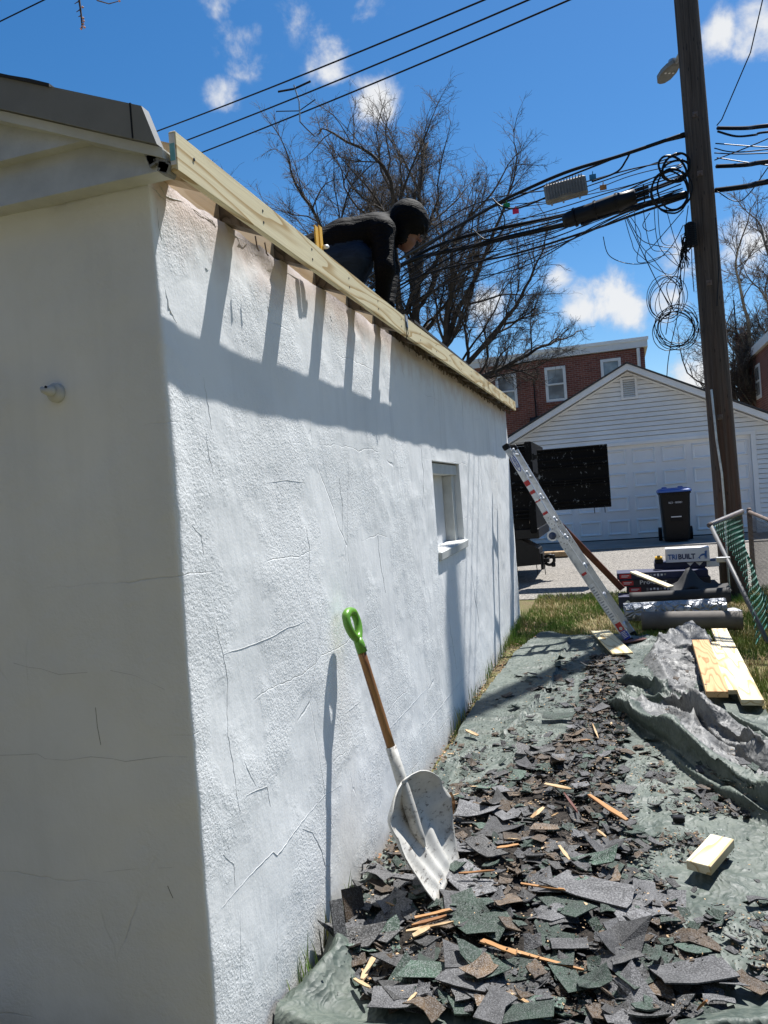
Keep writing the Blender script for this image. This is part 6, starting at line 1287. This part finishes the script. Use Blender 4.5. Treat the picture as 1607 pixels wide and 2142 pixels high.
# ================================================================ GRASS, WEEDS, LITTER
def blades(name, pts, hmin, hmax, w, m, seed, label, cat='grass', lean=.5):
    r_ = np.random.RandomState(seed); P = np.array(pts); n = len(P); hgt = r_.uniform(hmin, hmax, n); a = r_.uniform(0, 6.28, n); ln = r_.uniform(.1, lean, n)*hgt; d = np.stack([np.cos(a), np.sin(a), 0*a], 1); s = np.stack([-np.sin(a), np.cos(a), 0*a], 1)*w/2*r_.uniform(.6, 1.3, n)[:, None]
    up = np.array([0, 0, 1.]); mid = P+d*(ln*.35)[:, None]+up*(hgt*.55)[:, None]; tp = P+d*ln[:, None]+up*hgt[:, None]
    Vg = np.stack([P-s, P+s, mid+s*.8, mid-s*.8, tp+s*.1, tp-s*.1], 1).reshape(-1, 3); b = np.arange(n)[:, None]*6; Q = np.concatenate([b+np.array([0, 1, 2, 3]), b+np.array([3, 2, 4, 5])]); return fast_mesh(name, Vg, Q, m, None, label=label, cat=cat, kind='stuff')
rs = np.random.RandomState(4)
def lawn_pts(n, f):
    out = []
    while len(out) < n:
        y = 4.2+6.35*rs.rand(); x = .02+3.4*rs.rand()
        if y < YF(min(1.85, max(.3, x))) and XL(y) < x < XR(y): continue
        if rs.rand() > f(x, y) or (x < XL(y) and y < 7.4): continue
        out.append((x, y, g(y)-.02))
    return out
pf = lambda x, y: max(.06, min(1, .75+1.3*fb(x*1.6, y*1.4, 3)))
blades('lawn_grass', lawn_pts(42000, pf), .03, .075, .006, GRASS, 1, 'short patchy green grass between the tarp and the alley')
blades('dry_grass', lawn_pts(15000, lambda x, y: max(.05, min(1, .5-1.2*fb(x*1.6, y*1.4, 3)))), .015, .05, .006, STRAW, 2, 'dry straw coloured grass thatch among the green', lean=1.6)
wp = []
for (y0, n, sp_) in ((2.28, 26, .05), (2.55, 14, .04), (2.75, 10, .03), (3.55, 40, .08), (3.75, 20, .05), (4.9, 36, .12), (5.4, 20, .10), (7.6, 160, .35), (8.3, 200, .3), (6.4, 50, .3)):
    for k in range(n): y = rs.normal(y0, sp_); wp.append((abs(rs.normal(0, .02))+.012, y, g(y)+.005))
blades('wall_weeds', wp, .05, .15, .005, GRASS, 3, 'thin weeds growing out of the foot of the white wall', 'weeds', .35)
mb = MB(); rr = random.Random(8)
for k in range(700):
    y = rr.uniform(2.9, 8.8); x = rr.uniform(.0, XL(y)+.03)+.005; vs, fs = frag_geo(rr, rr.uniform(.012, .035), rr.uniform(.008, .02), .002, 5, rr.uniform(-.5, .5)); T = Matrix.Translation((x, y, g(y)+rr.uniform(-.01, .02))) @ Matrix.Rotation(rr.uniform(0, 6), 4, 'Z') @ Matrix.Rotation(rr.gauss(0, .5), 4, 'X'); mb.mi = rr.randrange(3); mb.add([tuple(T @ Vector(p)) for p in vs], fs)
mb.build('leaf_litter', [LEAF, SPLINT2, CRUMB], None, label='brown leaf and wood litter along the foot of the wall', cat='litter', kind='stuff')
mb = MB()
for k in range(260):
    x = rr.uniform(.1, 2.4); y = 10.36+rr.gauss(0, .10); r = rr.uniform(.012, .05); T = Matrix.Translation((x, y, g(y)-.01)); pts_ = [(r*math.cos(a)*rr.uniform(.6, 1.2), r*math.sin(a)*rr.uniform(.6, 1.2), 0) for a in np.linspace(0, 5.2, 6)]+[(0, 0, r*rr.uniform(.5, 1.0))]; mb.add([tuple(T @ Vector(p)) for p in pts_], [(i, (i+1) % 6, 6) for i in range(6)])
mb.build('soil_clods', CRUMB, None, label='dark soil clods along the broken edge between grass and alley', cat='soil', kind='stuff')
